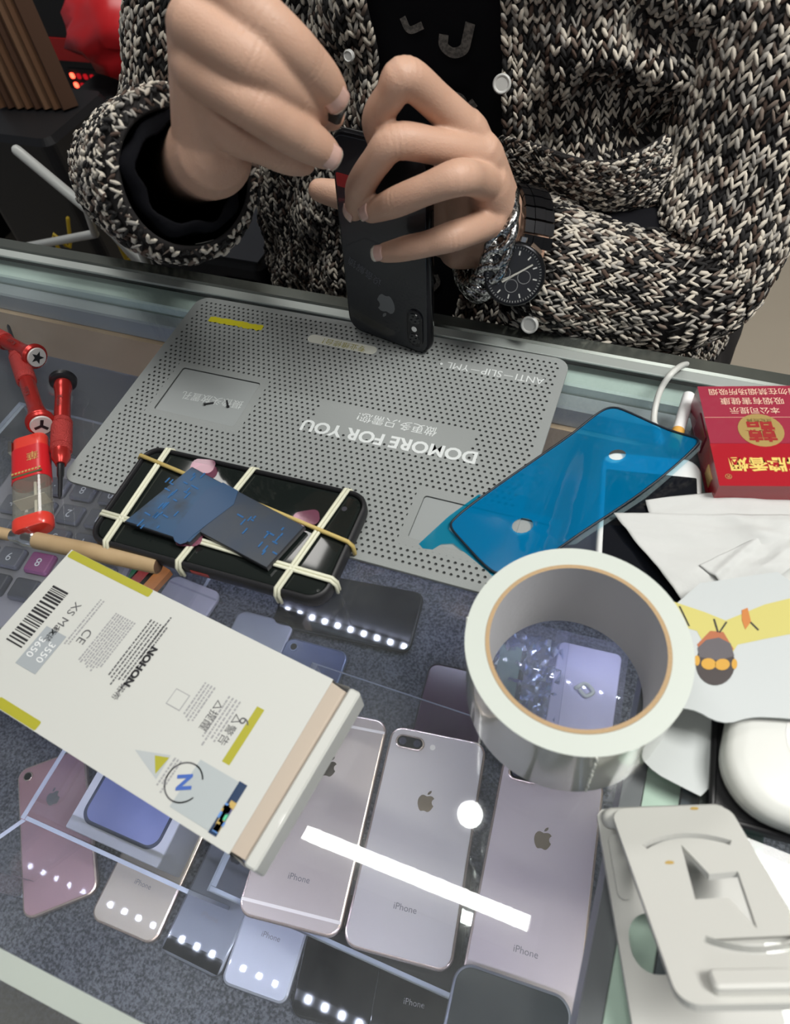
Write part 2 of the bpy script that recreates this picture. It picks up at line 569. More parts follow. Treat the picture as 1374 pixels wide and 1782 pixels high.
REDLED = mat('red_led', (0.3, 0.0, 0.0), 0.4, emit=(1.0, 0.06, 0.03), estr=7)
REDDIM = mat('red_led_dim', (0.12, 0.0, 0.0), 0.4, emit=(0.8, 0.01, 0.02), estr=0.5)
vg = MB().box(0.055, 0.175, -0.184, -0.1805, 0.005, 0.135).build('vent', mat('vent_black', (0.008, 0.008, 0.008), 0.6), t)
for i in range(7):
    for j in range(7):
        x, z = 0.065 + i * 0.0166, 0.015 + j * 0.018
        hot = (i, j) in ((0, 6), (0, 5), (1, 1), (1, 2), (2, 0))
        MB().slab(rr(0.010, 0.010, 0.003, 2), [(0, 0), (0, 0.002)]).build('vent_light', REDLED if hot else REDDIM, vg)
        q = vg.children[-1]
        q.location = (x, -0.184, z); q.rotation_euler = (math.pi / 2, 0, 0)
# red plastic bag on the tower
b = MB()
V, F = [], []
for i in range(13):
    for k in range(20):
        a = 2 * math.pi * k / 20; ph = math.pi * i / 12
        r = 0.085 * (1 + 0.12 * math.sin(5 * a + i) + 0.08 * math.cos(3 * a - 2 * i))
        V.append((r * math.sin(ph) * math.cos(a) * 1.3, r * math.sin(ph) * math.sin(a), 0.075 - 0.075 * math.cos(ph) * (1 + .05 * math.sin(4 * a))))
for i in range(12):
    for k in range(20):
        F.append((i * 20 + k, i * 20 + (k + 1) % 20, (i + 1) * 20 + (k + 1) % 20, (i + 1) * 20 + k))
b.add(V, F)
rb = b.build('red_plastic_bag', mat('red_plastic', (0.55, 0.02, 0.025), 0.3), None, True)
rb.location = (-0.735, 0.80, -0.180); tag(rb, 'crumpled red plastic bag behind the sleeve at the top left', 'bag')
bx = MB().slab(rr(0.24, 0.22, 0.01), [(0, 0), (0, 0.712), (0.004, 0.716)]).build('black_storage_box', mat('box_black', (0.02, 0.02, 0.022), 0.5))
bx.location = (-0.735, 0.84, FLOOR_Z); tag(bx, 'tall black storage box behind the counter carrying the red bag', 'box')
# brown folders standing on the bench
t = thing('folder_holder', 'black floor rack with brown wooden slats standing in it', 'rack', (-0.80, 0.58, -0.90))
MB().slab(rr(0.20, 0.16, 0.02), [(0, 0), (0, 0.755), (0.006, 0.765)]).build('holder', mat('holder_black', (0.012, 0.012, 0.014), 0.45), t)
FOLD = [mat('folder_%d' % i, c_, 0.7) for i, c_ in enumerate(((0.17, 0.08, 0.038), (0.09, 0.04, 0.02), (0.21, 0.11, 0.058)))]
for i in range(8):
    q = MB().box(-0.0045, 0.0045, -0.012, 0.012, 0.0, 0.20).build('folder', FOLD[i % 3], t)
    q.location = (-0.040 + i * 0.0165, 0.0 + 0.002 * i, 0.767); q.rotation_euler = (math.radians(-4), math.radians(-9 - i * .7), math.radians(-28))
# white tubular stand
t = thing('tubular_stand', 'white tubular metal stand leaning behind the counter at the left', 'stand', (0, 0, 0))
WT = mat('white_enamel', (0.62, 0.64, 0.62), 0.3)
P = [(30, 262, .34), (150, 362, .33), (268, 470, .32)]
for nm, pts, r in (('tube', P, .0065), ('tube', [(130, 345, .36), (190, 398, .35), (240, 455, .345)], .006), ('strut', [(30, 432, .42), (95, 420, .41), (165, 407, .385)], .006)):
    b = MB(); b.tube([tuple(aty(*p)) for p in pts], r, 10); b.build(nm, WT, t, True)
a0, a1 = aty(268, 470, .32), aty(268, 470, .32)
b = MB(); b.tube([(a0.x, a0.y, a0.z), (a0.x - .02, a0.y - .06, FLOOR_Z + .007)], .0065, 10); b.build('leg', WT, t, True)
c0 = aty(30, 432, .42)
b = MB(); b.tube([(c0.x, c0.y, c0.z), (c0.x - .02, c0.y + .02, FLOOR_Z + .007)], .0065, 10); b.build('leg', WT, t, True)
d0, d1 = aty(240, 455, .345), aty(165, 407, .375)
b = MB(); b.tube([tuple(d1), tuple(aty(150, 362, .335))], .005, 8); b.build('joint', WT, t, True)
# black box computer with a white corner bracket and green LED
t = thing('black_media_box', 'black box with a white corner bracket and green light below the sleeve', 'device', (-0.338, 0.40, FLOOR_Z))
MB().slab(rr(0.17, 0.16, 0.012), [(0, 0), (0, 0.745), (0.006, 0.752)]).build('housing', mat('media_black', (0.014, 0.015, 0.018), 0.3), t)
MB().box(-0.0785, 0.0785, -0.074, 0.074, 0.7521, 0.7545).build('lid', mat('lid_slate', (0.045, 0.050, 0.062), 0.25), t)
MB().box(0.030, 0.073, -0.0825, -0.0801, 0.63, 0.73).build('front_panel', BLACKGLOSS, t)
b = MB(); b.tube([(-0.080, -0.087, 0.69), (-0.080, -0.087, 0.757), (-0.025, -0.087, 0.757)], 0.006, 8); b.build('bracket', WT, t, True)
MB().box(0.035, 0.041, -0.0835, -0.0826, 0.655, 0.660).build('indicator', mat('green_led', (0, .3, 0), 0.4, emit=(0.05, 1.0, 0.1), estr=5), t)
b = MB(); b.tube(catmull([(0.055, -0.0835, 0.648), (0.075, -0.11, 0.66), (0.10, -0.10, 0.64), (0.11, -0.06, 0.55)], 5), 0.004, 8); b.build('cable', WT, t, True)
# yellow cables
for nm, pts, lb in (('yellow_cable', [(118, 380, .47), (122, 430, .46), (112, 452, .45)], 'thin yellow cable hanging behind the white stand tube'),
                    ('yellow_cable', [(205, 462, .33), (222, 456, .34), (228, 446, .36), (214, 440, .40)], 'yellow cable loop near the counter trim')):
    b = MB(); P = [tuple(aty(*p)) for p in pts]; P.append((P[-1][0], P[-1][1] + .03, FLOOR_Z + .005)); b.tube(catmull(P, 5), 0.003, 7)
    tag(b.build(nm, mat('yellow_cable', (0.55, 0.38, 0.02), 0.5), None, True), lb, 'cable', 'yellow cables behind the counter')
# low wooden cabinet with a pale plinth
t = thing('wooden_cabinet', 'light wooden cabinet with pale plinth seen between sleeve and cardigan', 'cabinet', (-0.52, 1.22, FLOOR_Z))
MB().box(-0.26, 0.22, -0.16, 0.16, 0.26, 0.56).build('carcass', mat('cabinet_wood', (0.40, 0.27, 0.14), 0.5, noise=(12, .25, (.34, .22, .11))), t)
MB().box(-0.25, 0.21, -0.14, 0.15, 0.0, 0.26).build('plinth', mat('plinth_pale', (0.50, 0.47, 0.42), 0.5), t)
b = MB().box(-0.02, 0.2, -0.166, -0.161, 0.28, 0.54).build('door', mat('cabinet_wood2', (0.44, 0.30, 0.16), 0.5), t)
MB().box(-0.005, 0.005, -0.172, -0.167, 0.38, 0.44).build('handle', ALUD, b)

# ================================================================== inside the display case
def phone_back(name, label, loc, rotz, w, h, th, r, back, frame, cam=None, logo=True, words='iPhone', band=None, strip=None, logom=None, group=None, wy=-0.30, ls=0.014, ly=0.21):
    """smartphone lying face down, back upwards; local y points to its top edge"""
    t = thing(name, label, 'phone', loc, rotz, group)
    MB().slab(rr(w, h, r, 8), [(0.0022, 0), (0.0006, 0.0009), (0, 0.0026), (0, th - 0.0026), (0.0006, th - 0.0009), (0.0020, th - 0.0001)]).build('frame', frame, t, True, 40)
    bp = MB().slab(rr(w - 0.0040, h - 0.0040, r - 0.002, 8), [(0, th - 0.0003), (0, th), (0.0004, th + 0.0002)]).build('back_panel', back, t)
    z = th + 0.0003
    if cam == 'dual':
        c = MB().slab(rr(0.0235, 0.0105, 0.0052, 6), [(0, z - .0004), (0, z + 0.0009), (0.0006, z + 0.0013)]).build('camera_bump', frame, t, False)
        c.location = (-w / 2 + 0.0175, h / 2 - 0.0120, 0)
        MB().slab(rr(0.0205, 0.0085, 0.0042, 6), [(0, z + 0.0013), (0, z + 0.0016)]).build('camera_glass', BLACKGLOSS, c)
        for dx in (-0.0058, 0.0058):
            MB().slab(circ(0.0030, 20, dx, 0), [(0, z + 0.0016), (0.0004, z + 0.0019)]).build('lens', mat('lens_glass', (0.03, 0.03, 0.05), 0.05), c)
        q = MB().slab(circ(0.0022, 16), [(0, z - .0002), (0, z + .0002)]).build('flash', mat('flash_cream', (0.7, 0.66, 0.6), 0.3), t); q.location = (-w / 2 + 0.0360, h / 2 - 0.0120, 0)
    elif cam == 'single':
        c = MB().slab(circ(0.0046, 24), [(0, z - .0003), (0, z + .0008), (0.0005, z + .0011)]).build('camera_bump', frame, t)
        c.location = (-w / 2 + 0.0115, h / 2 - 0.0105, 0)
        MB().slab(circ(0.0035, 20), [(0, z + .0011), (0, z + .0013)]).build('lens', BLACKGLOSS, c)
    if band:
        for s in (1, -1):
            yb = h / 2 - 0.0105 if s > 0 else -h / 2 + 0.0105
            MB().box(-w / 2 + 0.001, w / 2 - 0.001, yb - 0.0011, yb + 0.0011, th + .0001, th + 0.00035).build('antenna_band', band, t)
    if strip:
        for y0, y1 in ((h / 2 - 0.0135, h / 2 - 0.0025), (-h / 2 + 0.0025, -h / 2 + 0.0135)):
            MB().box(-w / 2 + 0.0025, w / 2 - 0.0025, y0, y1, th + .0001, th + 0.00035).build('glass_strip', strip, t)
    if logo:
        apple(ls, 0, h * ly, z + 0.0001, logom or SILVER, t)
    if words:
        text(words, 0.0062, (0, h * wy, z + 0.0001), t, mat('phone_lettering', (0.16, 0.15, 0.16), 0.4, 0.3), name='lettering')
    return t


GOLDB = mat('rose_gold_back', (0.47, 0.425, 0.425), 0.42, 0.1)
GOLDF = mat('rose_gold_frame', (0.70, 0.55, 0.50), 0.25, 0.8)
PINKB = mat('pink_gold_back', (0.50, 0.42, 0.44), 0.42, 0.1)
ROSEA = mat('rose_aluminium', (0.46, 0.39, 0.37), 0.42, 0.30)
ROSEBAND = mat('pale_band', (0.74, 0.68, 0.66), 0.4)
PALEG = mat('pale_gold_back', (0.42, 0.36, 0.30), 0.4, 0.3, coat=.6)
SPACE = mat('space_grey', (0.17, 0.18, 0.215), 0.4, 0.4, coat=.7)
SILVB = mat('silver_back', (0.38, 0.39, 0.45), 0.4, 0.4, coat=.7)
BLUEB = mat('blue_back', (0.10, 0.13, 0.26), 0.15, 0.2, coat=0.6)
WHITEB = mat('white_back', (0.58, 0.55, 0.62), 0.3)
LOGOG = mat('logo_gold', (0.42, 0.33, 0.27), 0.12, 0.95)


def between(a, b, z, h):
    """centre and rotation of a phone whose left edge runs top a -> bottom b (pixels) with length h"""
    A, B = at(*a, z), at(*b, z)
    d = (A - B); d.z = 0
    ang = math.atan2(d.y, d.x) - math.pi / 2
    return A, B, ang


def place(topl, ang, w, h, z):
    """centre from the top-left corner"""
    ux = Vector((math.cos(ang), math.sin(ang), 0)); uy = Vector((-math.sin(ang), math.cos(ang), 0))
    c = topl + ux * w / 2 - uy * h / 2
    return (c.x, c.y, z)


ZR = RISER_Z + 0.0021
top = RISER_Z + 0.0072
# three large phones on the acrylic riser
A = at(683, 1262, top); ang = math.radians(7.7)
phone_back('smartphone', 'rose gold phone with twin cameras at its top left, lying between two others', place(A, ang, .0781, .1584, ZR), ang, .0781, .1584, .0075, .0105, GOLDB, GOLDF, 'dual', True, 'iPhone', logom=LOGOG, ly=.16, group='phones on the acrylic riser')
ang1 = math.radians(8.2)
A1 = at(683, 1262, top) - Vector((math.cos(ang1), math.sin(ang1), 0)) * (0.0779 + 0.0030) + Vector((-.001, .002, 0))
phone_back('smartphone', 'pale rose metal phone with antenna bands, half under the white battery box', place(A1, ang1, .0779, .1582, ZR), ang1, .0779, .1582, .0073, .0105, ROSEA, GOLDF, 'single', True, 'iPhone', band=ROSEBAND, logom=LOGOG, group='phones on the acrylic riser')
ang2 = math.radians(5.0)
A2 = at(683, 1262, top) + Vector((math.cos(ang), math.sin(ang), 0)) * (0.0781 + 0.0045) + Vector((0.010, -.0045, 0))
phone_back('smartphone', 'pink gold glass phone right of the others, top under the tape roll', place(A2, ang2, .0781, .1584, ZR), ang2, .0781, .1584, .0075, .0105, PINKB, GOLDF, 'dual', True, 'iPhone', logom=LOGOG, ly=.16, group='phones on the acrylic riser')

ZC = CASE_Z + 0.0003
topc = CASE_Z + 0.0073
# phones lying on the carpet along the front
FG = 'phones along the front of the carpet'


def by_bottom(bl, br, z, w, h):
    A, B = at(*bl, z), at(*br, z)
    ang = math.atan2((B - A).y, (B - A).x)
    mid = (A + B) / 2
    up = Vector((-math.sin(ang), math.cos(ang), 0))
    return (mid + up * h / 2), ang


c_, a_ = by_bottom((148, 1596), (272, 1650), topc, .067, .138)
phone_back('smartphone', 'pale gold phone lying leftmost on the dark carpet', (c_.x, c_.y, ZC), a_, .0672, .138, .0071, .0105, PALEG, GOLDF, 'single', True, 'iPhone', group=FG, wy=-.22)
c_, a_ = by_bottom((272, 1652), (384, 1708), topc, .0586, .1238)
phone_back('smartphone', 'small space grey phone with black glass end strips on the carpet', (c_.x, c_.y, ZC), a_, .0586, .1238, .0076, .008, SPACE, SPACE, 'single', True, 'iPhone', strip=BLACKGLOSS, group=FG, wy=-.20, logom=BLACK)
c_, a_ = by_bottom((384, 1712), (494, 1752), topc, .0586, .1238)
phone_back('smartphone', 'small silver phone beside the space grey one on the carpet', (c_.x, c_.y, ZC), a_, .0586, .1238, .0076, .008, SILVB, SILVB, 'single', True, 'iPhone', group=FG, wy=-.16)
c_, a_ = by_bottom((505, 1768), (640, 1800), topc, .067, .138)
phone_back('smartphone', 'glossy black phone beside the small silver one on the carpet', (c_.x, c_.y, ZC), a_, .0672, .138, .0071, .0105, BLACKGLOSS, BLACK, 'single', True, 'iPhone', group=FG, wy=-.12, logom=mat('logo_grey', (.1, .1, .11), .3))
c_, a_ = by_bottom((648, 1806), (772, 1836), topc, .067, .138)
phone_back('smartphone', 'black phone below the rose gold twin-camera phone at the lower edge', (c_.x, c_.y, ZC), a_, .0672, .138, .0071, .0105, BLACKGLOSS, BLACK, 'dual', True, 'iPhone', group=FG)
a_ = math.radians(4); A = at(795, 1668, RISER_Z + .018); A = place(A, a_, .0781, .1584, 0); c_ = Vector(A)
blk = MB().slab(rr(.070, .075, .004), [(0, 0), (0, .1146)]).build('acrylic_block', [ACRYLIC]); tag(blk, 'clear acrylic block under the dark grey phone at the lower edge', 'display block')
blk.location = (c_.x, -.325, CASE_Z + .0003); blk.rotation_euler.z = a_
phone_back('smartphone', 'dark grey phone with rounded corners at the lower edge below the pink gold one', (c_.x, c_.y, RISER_Z + .0099), a_, .0781, .1584, .0075, .0125, mat('graphite_back', (.02, .025, .028), .12, coat=.5), SPACE, None, True, None, group=FG, logom=SPACE)
# pink phone leaning at the left
c_, a_ = by_bottom((40, 1625), (128, 1610), topc, .0672, .138)
phone_back('smartphone', 'pink phone at the far left beside the acrylic side panel', (c_.x - .012, c_.y + .01, ZC), a_ + math.radians(12), .0672, .138, .0071, .0105, mat('pink_back', (.33, .19, .21), .35, .2, coat=.2), GOLDF, 'single', True, None, group=FG)
# phones further back on the carpet
BG = 'phones towards the rear of the carpet'
A = at(302, 998, topc)
phone_back('smartphone', 'white phone with pale antenna band between battery box and rubber-banded phone', place(A, math.radians(-4), .0671, .1381, ZC), math.radians(-4), .0671, .1381, .0071, .0105, WHITEB, WHITEB, None, False, None, band=mat('band_lilac', (.42, .40, .47), .4), group=BG)
A = at(508, 1000, topc)
phone_back('smartphone', 'black glass phone mirroring a row of white LED dots', place(A + Vector((-.004, .008, 0)), math.radians(6), .155, .072, ZC), math.radians(6), .155, .072, .0071, .0105, BLACKGLOSS, BLACK, None, False, None, group=BG)
A = at(505, 1108, topc)
phone_back('smartphone', 'dark blue phone showing beside the corner of the battery box', place(A + Vector((-.003, 0, 0)), math.radians(3), .0709, .1436, ZC), math.radians(3), .0709, .1436, .0075, .0105, BLUEB, mat('blue_frame', (.2, .24, .36), .3, .6), 'single', False, None, group=BG)
A = at(425, 1062, topc)
phone_back('smartphone', 'frosted grey phone beside the dark blue one under the battery box corner', place(A + Vector((-.006, 0, 0)), math.radians(3), .0672, .138, ZC), math.radians(3), .0672, .138, .0071, .0105, mat('frost_back', (.36, .38, .44), .3, .2), SILVB, None, False, None, group=BG)
A = at(748, 1150, topc)
phone_back('smartphone', 'dark plum phone beside the left side of the tape roll', place(A, math.radians(5), .0672, .138, ZC), math.radians(5), .0672, .138, .0071, .0105, mat('plum_back', (.07, .03, .06), .2, coat=.4), BLACK, None, False, None, group=BG)
A = at(640, 978, topc)
rs = MB().slab(rr(.085, .016, .002), [(0, 0), (0, .006)]).build('red_card_strip', mat('red_card', (.34, .02, .04), .5)); rs.location = (A.x + .03, A.y + .012, ZC); rs.rotation_euler.z = math.radians(4)
tag(rs, 'narrow red card strip under the glass at the near edge of the grey mat', 'card')

# boxed phone: white box printed with a blue phone
pb = thing('phone_box', 'white phone box with a blue-violet phone printed on its lid, under the battery box', 'box', (0, 0, 0))
A, B = at(112, 1290, -.262), at(305, 1515, -.262)
cA = at(215, 1400, -.262)
ang = math.radians(1.5)
pb.location = (-.1235, -.1935, CASE_Z + .0005)
MB().slab(rr(.095, .176, .002, 3), [(0, 0), (0, .059), (.0006, .060)]).build('lid', mat('box_white', (.62, .62, .70), .45), pb)
MB().slab(rr(.079, .158, .012, 8), [(0, .0601), (0, .0604)]).build('phone_picture', mat('picture_frame', (.05, .06, .10), .3), pb)
pm = mat('picture_blue', (.10, .12, .26), .3, noise=(9, .25, (.30, .33, .62)))
MB().slab(rr(.0735, .152, .010, 8), [(0, .0604), (0, .0606)]).build('screen_picture', pm, pb)

# acrylic risers
t = thing('acrylic_riser', 'clear acrylic riser carrying the three large rose phones', 'display stand', (0, 0, CASE_Z))
H = RISER_Z - CASE_Z


def plate(x0, x1, y0, y1, z0, z1, name, parent):
    dx, dy, dz = x1 - x0, y1 - y0, z1 - z0
    k = [dx, dy, dz].index(min(dx, dy, dz))
    b = MB().box(x0, x1, y0, y1, z0, z1)
    ids = {0: (4, 5), 1: (2, 3), 2: (0, 1)}[k]
    b.M = [0 if i in ids else 1 for i in range(6)]
    return b.build(name, [ACRYLIC, ACRYEDGE], parent)


plate(-0.012, 0.272, -0.281, -0.090, H - .002, H + .002, 'shelf', t)
plate(-0.012, 0.272, -0.2808, -0.277, 0.0005, H - .0022, 'front_panel', t)
plate(-0.012, -0.008, -0.2766, -0.090, 0.0005, H - .0022, 'side_panel', t)
plate(0.268, 0.272, -0.2766, -0.090, 0.0005, H - .0022, 'side_panel', t)
t = thing('acrylic_tray', 'clear acrylic tray with slanted end around the phone box at the left', 'display stand', (0, 0, CASE_Z))
plate(-0.178, -0.174, -0.288, -0.205, 0.0005, .115, 'end_panel', t)
plate(-0.1735, -0.022, -0.288, -0.285, 0.0005, .115, 'front_panel', t)
b = MB(); P = [(-.178, -.318), (-.152, -.288)]
b.add([(-.204, -.330, .0005), (-.200, -.330, .0005), (-.174, -.2885, .0005), (-.178, -.2885, .0005), (-.204, -.330, .112), (-.200, -.330, .112), (-.174, -.2885, .112), (-.178, -.2885, .112)],
      [(0, 1, 2, 3)[::-1], (4, 5, 6, 7), (0, 1, 5, 4), (1, 2, 6, 5), (2, 3, 7, 6), (3, 0, 4, 7)])
b.M = [1, 1, 1, 0, 1, 0]
b.build('slanted_panel', [ACRYLIC, ACRYEDGE], t)
plate(-0.209, -0.205, -0.345, -0.331, 0.0005, .112, 'end_panel', t)
t = thing('acrylic_stand', 'clear acrylic stand under the calculator at the left', 'display stand', (0, 0, CASE_Z))
CZ = -0.115
plate(-0.365, -0.205, -0.185, 0.03, CZ - CASE_Z - .004, CZ - CASE_Z, 'shelf', t)
plate(-0.365, -0.361, -0.185, 0.03, .0005, CZ - CASE_Z - .0042, 'side_panel', t)
plate(-0.209, -0.205, -0.185, 0.03, .0005, CZ - CASE_Z - .0042, 'side_panel', t)

# calculator, facing the seller
ck = thing('calculator', 'grey desk calculator with large keys seen upside down through the glass', 'calculator', (0, 0, 0))
P1, P2 = at(170, 902, CZ + .016), at(120, 893, CZ + .016)     # centres of the 1 and 2 keys
pitch = (P1 - P2).length
a_ = math.atan2((P1 - P2).y, (P1 - P2).x)
ck.location = (P1.x, P1.y, CZ + .0002); ck.rotation_euler.z = a_
KEYM = mat('grey_key', (.105, .105, .13), .4); KEYP = mat('purple_key', (.20, .05, .15), .4); KEYD = mat('dark_key', (.05, .05, .065), .4)
bodyw, bodyh = pitch * 5.7, pitch * 7.4
cb = MB().slab(rr(bodyw, bodyh, .012), [(.003, 0), (0, .004), (0, .009), (.003, .011)]).build('housing', mat('calculator_grey', (.22, .21, .25), .45), ck, False)
cb.location = (-pitch * 1.20, -pitch * 1.55, 0)
rows = [['=', '.', '0', 'CE'], ['3', '2', '1', '±'], ['6', '5', '4', '%'], ['9', '8', '7', '◁']]
rowp = pitch * 0.88
grid = {(0, 1): '1', (-1, 1): '2', (-2, 1): '3', (0, 0): '0', (-1, 0): '8', (1, 0): 'C', (1, 1): '±', (1, 2): '%', (0, 2): '4', (-1, 2): '5', (-2, 2): '6', (0, 3): '7', (-1, 3): '8', (-2, 3): '9', (1, 3): '◁',
        (-2, 0): '·', (-3, 0): '=', (-3, 1): '+', (-3, 2): '−', (-3, 3): '×', (1, 4): 'M', (0, 4): 'M', (-1, 4): 'M', (-2, 4): 'M', (-3, 4): '÷'}
km = None
for (i, j), ch in grid.items():
    m_ = KEYP if (i, j) in ((1, 0), (1, 1), (-1, 3)) else (KEYD if j == 4 else KEYM)
    k_ = MB().slab(rr(pitch * .80, rowp * .78, .003, 4), [(0, .011), (0, .0135), (.0012, .0158), (.0022, .0162)]).build('key', m_, ck)
    k_.location = (i * pitch, -(j - 1) * rowp, 0)
    if j < 4:
        text(ch, .0105, (0, 0, .0164), k_, mat('key_digit', (.55, .55, .6), .5), math.pi, name='digit')
MB().slab(rr(pitch * 4.8, .030, .003), [(0, .011), (0, .0125)]).build('display', mat('lcd', (.10, .13, .11), .2), ck).location = (-pitch * 1.2, -pitch * 4.4, 0)

# coloured sticky note pads under the wooden stick
for px, py, cc, lb in ((222, 990, (.02, .16, .07), 'green sticky note pad under the glass by the wooden stick'), (243, 1000, (.38, .03, .03), 'red sticky note pad between the green and the orange one'), (262, 1006, (.62, .20, .04), 'orange sticky note pad under the end of the wooden stick')):
    A = at(px, py, CZ + .006)
    q = MB().slab(rr(.014, .05, .0008, 2), [(0, 0), (0, .006)]).build('sticky_note_pad', mat('note_%d' % px, cc, .7)); q.location = (A.x, A.y - .012, CZ + .0003); q.rotation_euler.z = math.radians(-12)
    tag(q, lb, 'note pad', 'sticky note pads')

# crumpled clear plastic bags towards the rear


def crumple_bag(px, py, z0, sx, sy, hh, label, seed):
    r = np.random.default_rng(seed)
    n, mm_ = 44, 30
    U, Vv = np.meshgrid(np.linspace(-1, 1, n), np.linspace(-1, 1, mm_))
    Z = np.zeros_like(U)
    for _ in range(34):
        d = r.normal(size=2); d /= np.linalg.norm(d)
        ph = U * d[0] + Vv * d[1] - r.uniform(-1, 1)
        Z += r.uniform(.04, .16) * np.maximum(0, 1 - np.abs(ph) / r.uniform(.08, .35))
    Z *= (1 - np.maximum(np.abs(U), np.abs(Vv)) ** 4)
    Z = np.clip(Z, 0, 1.2) * hh + .001
    c0 = at(px, py, z0)
    V = np.stack([U * sx, Vv * sy, Z], -1).reshape(-1, 3)
    F = [(j * n + i, j * n + i + 1, (j + 1) * n + i + 1, (j + 1) * n + i) for j in range(mm_ - 1) for i in range(n - 1)]
    o = mesh('plastic_bag', V, F, POLYBAG, None, False)
    o.location = (c0.x, c0.y, z0); o.rotation_euler.z = r.uniform(-.5, .5)
    md = o.modifiers.new('thickness', 'SOLIDIFY'); md.thickness = .0004
    return tag(o, label, 'bag', 'plastic bags in the display case')


crumple_bag(230, 720, CASE_Z + .001, .16, .085, .10, 'crumpled clear plastic bag in the case left of the grey mat', 3)
crumple_bag(20, 610, CASE_Z + .001, .10, .06, .09, 'crumpled clear plastic bag behind the red screwdrivers', 5)
crumple_bag(1010, 810, CASE_Z + .001, .10, .06, .08, 'crumpled clear plastic bag right of the mat under the glass', 9)
# white paper under the glass at the left edge
A = at(95, 630, -.115)
q = MB().slab(rr(.16, .11, .004), [(0, 0), (0, .004)]).build('lilac_booklet', mat('lilac_paper', (.40, .38, .52), .6)); q.location = (A.x - .03, A.y + .0, CZ - .0); q.rotation_euler.z = -.15
tag(q, 'pale lilac booklet under the glass behind the screwdrivers', 'booklet')
q.location.z = CASE_Z + .0005
A = at(90, 640, CASE_Z + .004); q.location.x = A.x; q.location.y = A.y

# small clear boxes of accessories seen through the tape roll
CB = clear('clear_box', (.93, .94, .98), .05, .03, .08, (.7, .7, .9))
BE = mat('blue_edge', (.03, .06, .45), .3)


def acc_box(px, py, w, h, d, ang, label, filler):
    z = CASE_Z + .0005
    c0 = at(px, py, z + d)
    t = thing('accessory_box', label, 'box', (c0.x, c0.y, z), ang, 'accessory boxes')
    MB().slab(rr(w, h, .003, 3), [(0, 0), (0, d)]).build('clear_case', CB, t)
    MB().box(-w / 2, w / 2, -h / 2 - .0012, -h / 2 - .0002, 0, d).build('front_edge', BE, t)
    filler(t, w, h, d)
    return t


def fill_white(t, w, h, d):
    MB().slab(rr(w * .86, h * .86, .006), [(0, .001), (0, d * .7), (.001, d * .74)]).build('tray', mat('lilac_tray', (.55, .52, .72), .4), t)
    b = MB(); b.tube(catmull([(-.008, 0, d * .78), (0, .006, d * .8), (.008, 0, d * .8), (.002, -.006, d * .8), (-.004, -.002, d * .8)], 5), .002, 8); b.build('earphone', WHITEPL, t, True)


def fill_foil(t, w, h, d):
    n = 16
    V = [((i / (n - 1) - .5) * w * .9, (j / (n - 1) - .5) * h * .9, d * (.35 + .4 * random.random())) for j in range(n) for i in range(n)]
    F = [(j * n + i, j * n + i + 1, (j + 1) * n + i + 1, (j + 1) * n + i) for j in range(n - 1) for i in range(n - 1)]
    mesh('foil', V, F, mat('foil', (.6, .65, .8), .15, .9), t)
    MB().box(-w * .4, -w * .1, -h * .3, h * .3, .001, d * .6).build('green_card', mat('green_card', (.10, .18, .17), .4), t)


acc_box(915, 1172, .072, .105, .035, math.radians(6), 'clear accessory box with crinkled foil seen through the tape roll', fill_foil)
acc_box(1018, 1196, .070, .105, .030, math.radians(4), 'clear accessory box holding a white earphone seen through the tape roll', fill_white)

# ================================================================== things on the glass
# ------------------------------------------------------------------ grey anti-slip mat
MW, MH = 0.300, 0.1945
MATG = mat('grey_silicone', (0.245, 0.262, 0.258), 0.62, noise=(7, 0.3, (0.265, 0.282, 0.278)), bump=(900, .15))
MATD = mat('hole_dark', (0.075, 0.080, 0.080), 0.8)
MANG = math.radians(0.72)
t = thing('silicone_mat', 'grey perforated silicone repair mat with white lettering on the glass', 'mat', (0, 0, 0.0003), MANG)
ZB, ZT = 0.0012, 0.0026


def matxy(px, py):
    p = at(px, py, ZT)
    c, s = math.cos(-MANG), math.sin(-MANG)
    return (p.x * c - p.y * s, p.x * s + p.y * c)


MB().slab(rr(MW, MH, .0105, 8), [(.0004, 0), (0, .0004), (0, ZB)]).build('base', MATG, t)
ta = [matxy(*p) for p in ((320, 641), (456, 666), (278, 713))]
trayL = (ta[0][0], ta[1][0] - .001, ta[2][1], ta[0][1])
tb = [matxy(*p) for p in ((740, 864), (712, 940))]
trayR = (tb[0][0], tb[0][0] + .078, tb[1][1] + .002, tb[0][1])
tx0, tx1 = matxy(548, 735)[0] - .002, matxy(806, 795)[0] + .002
ty1, ty0 = matxy(620, 712)[1], matxy(806, 800)[1] - .001
ax0, ax1 = matxy(770, 630)[0], matxy(938, 665)[0]
ayc = matxy(860, 648)[1]
PX, PY = 0.0042, 0.00405
nx, ny = 69, 46
gx, gy = nx * PX / 2, ny * PY / 2
V, F, M = [], [], []


def inrect(x, y, r, m=0.0):
    return r[0] - m < x < r[1] + m and r[2] - m < y < r[3] + m


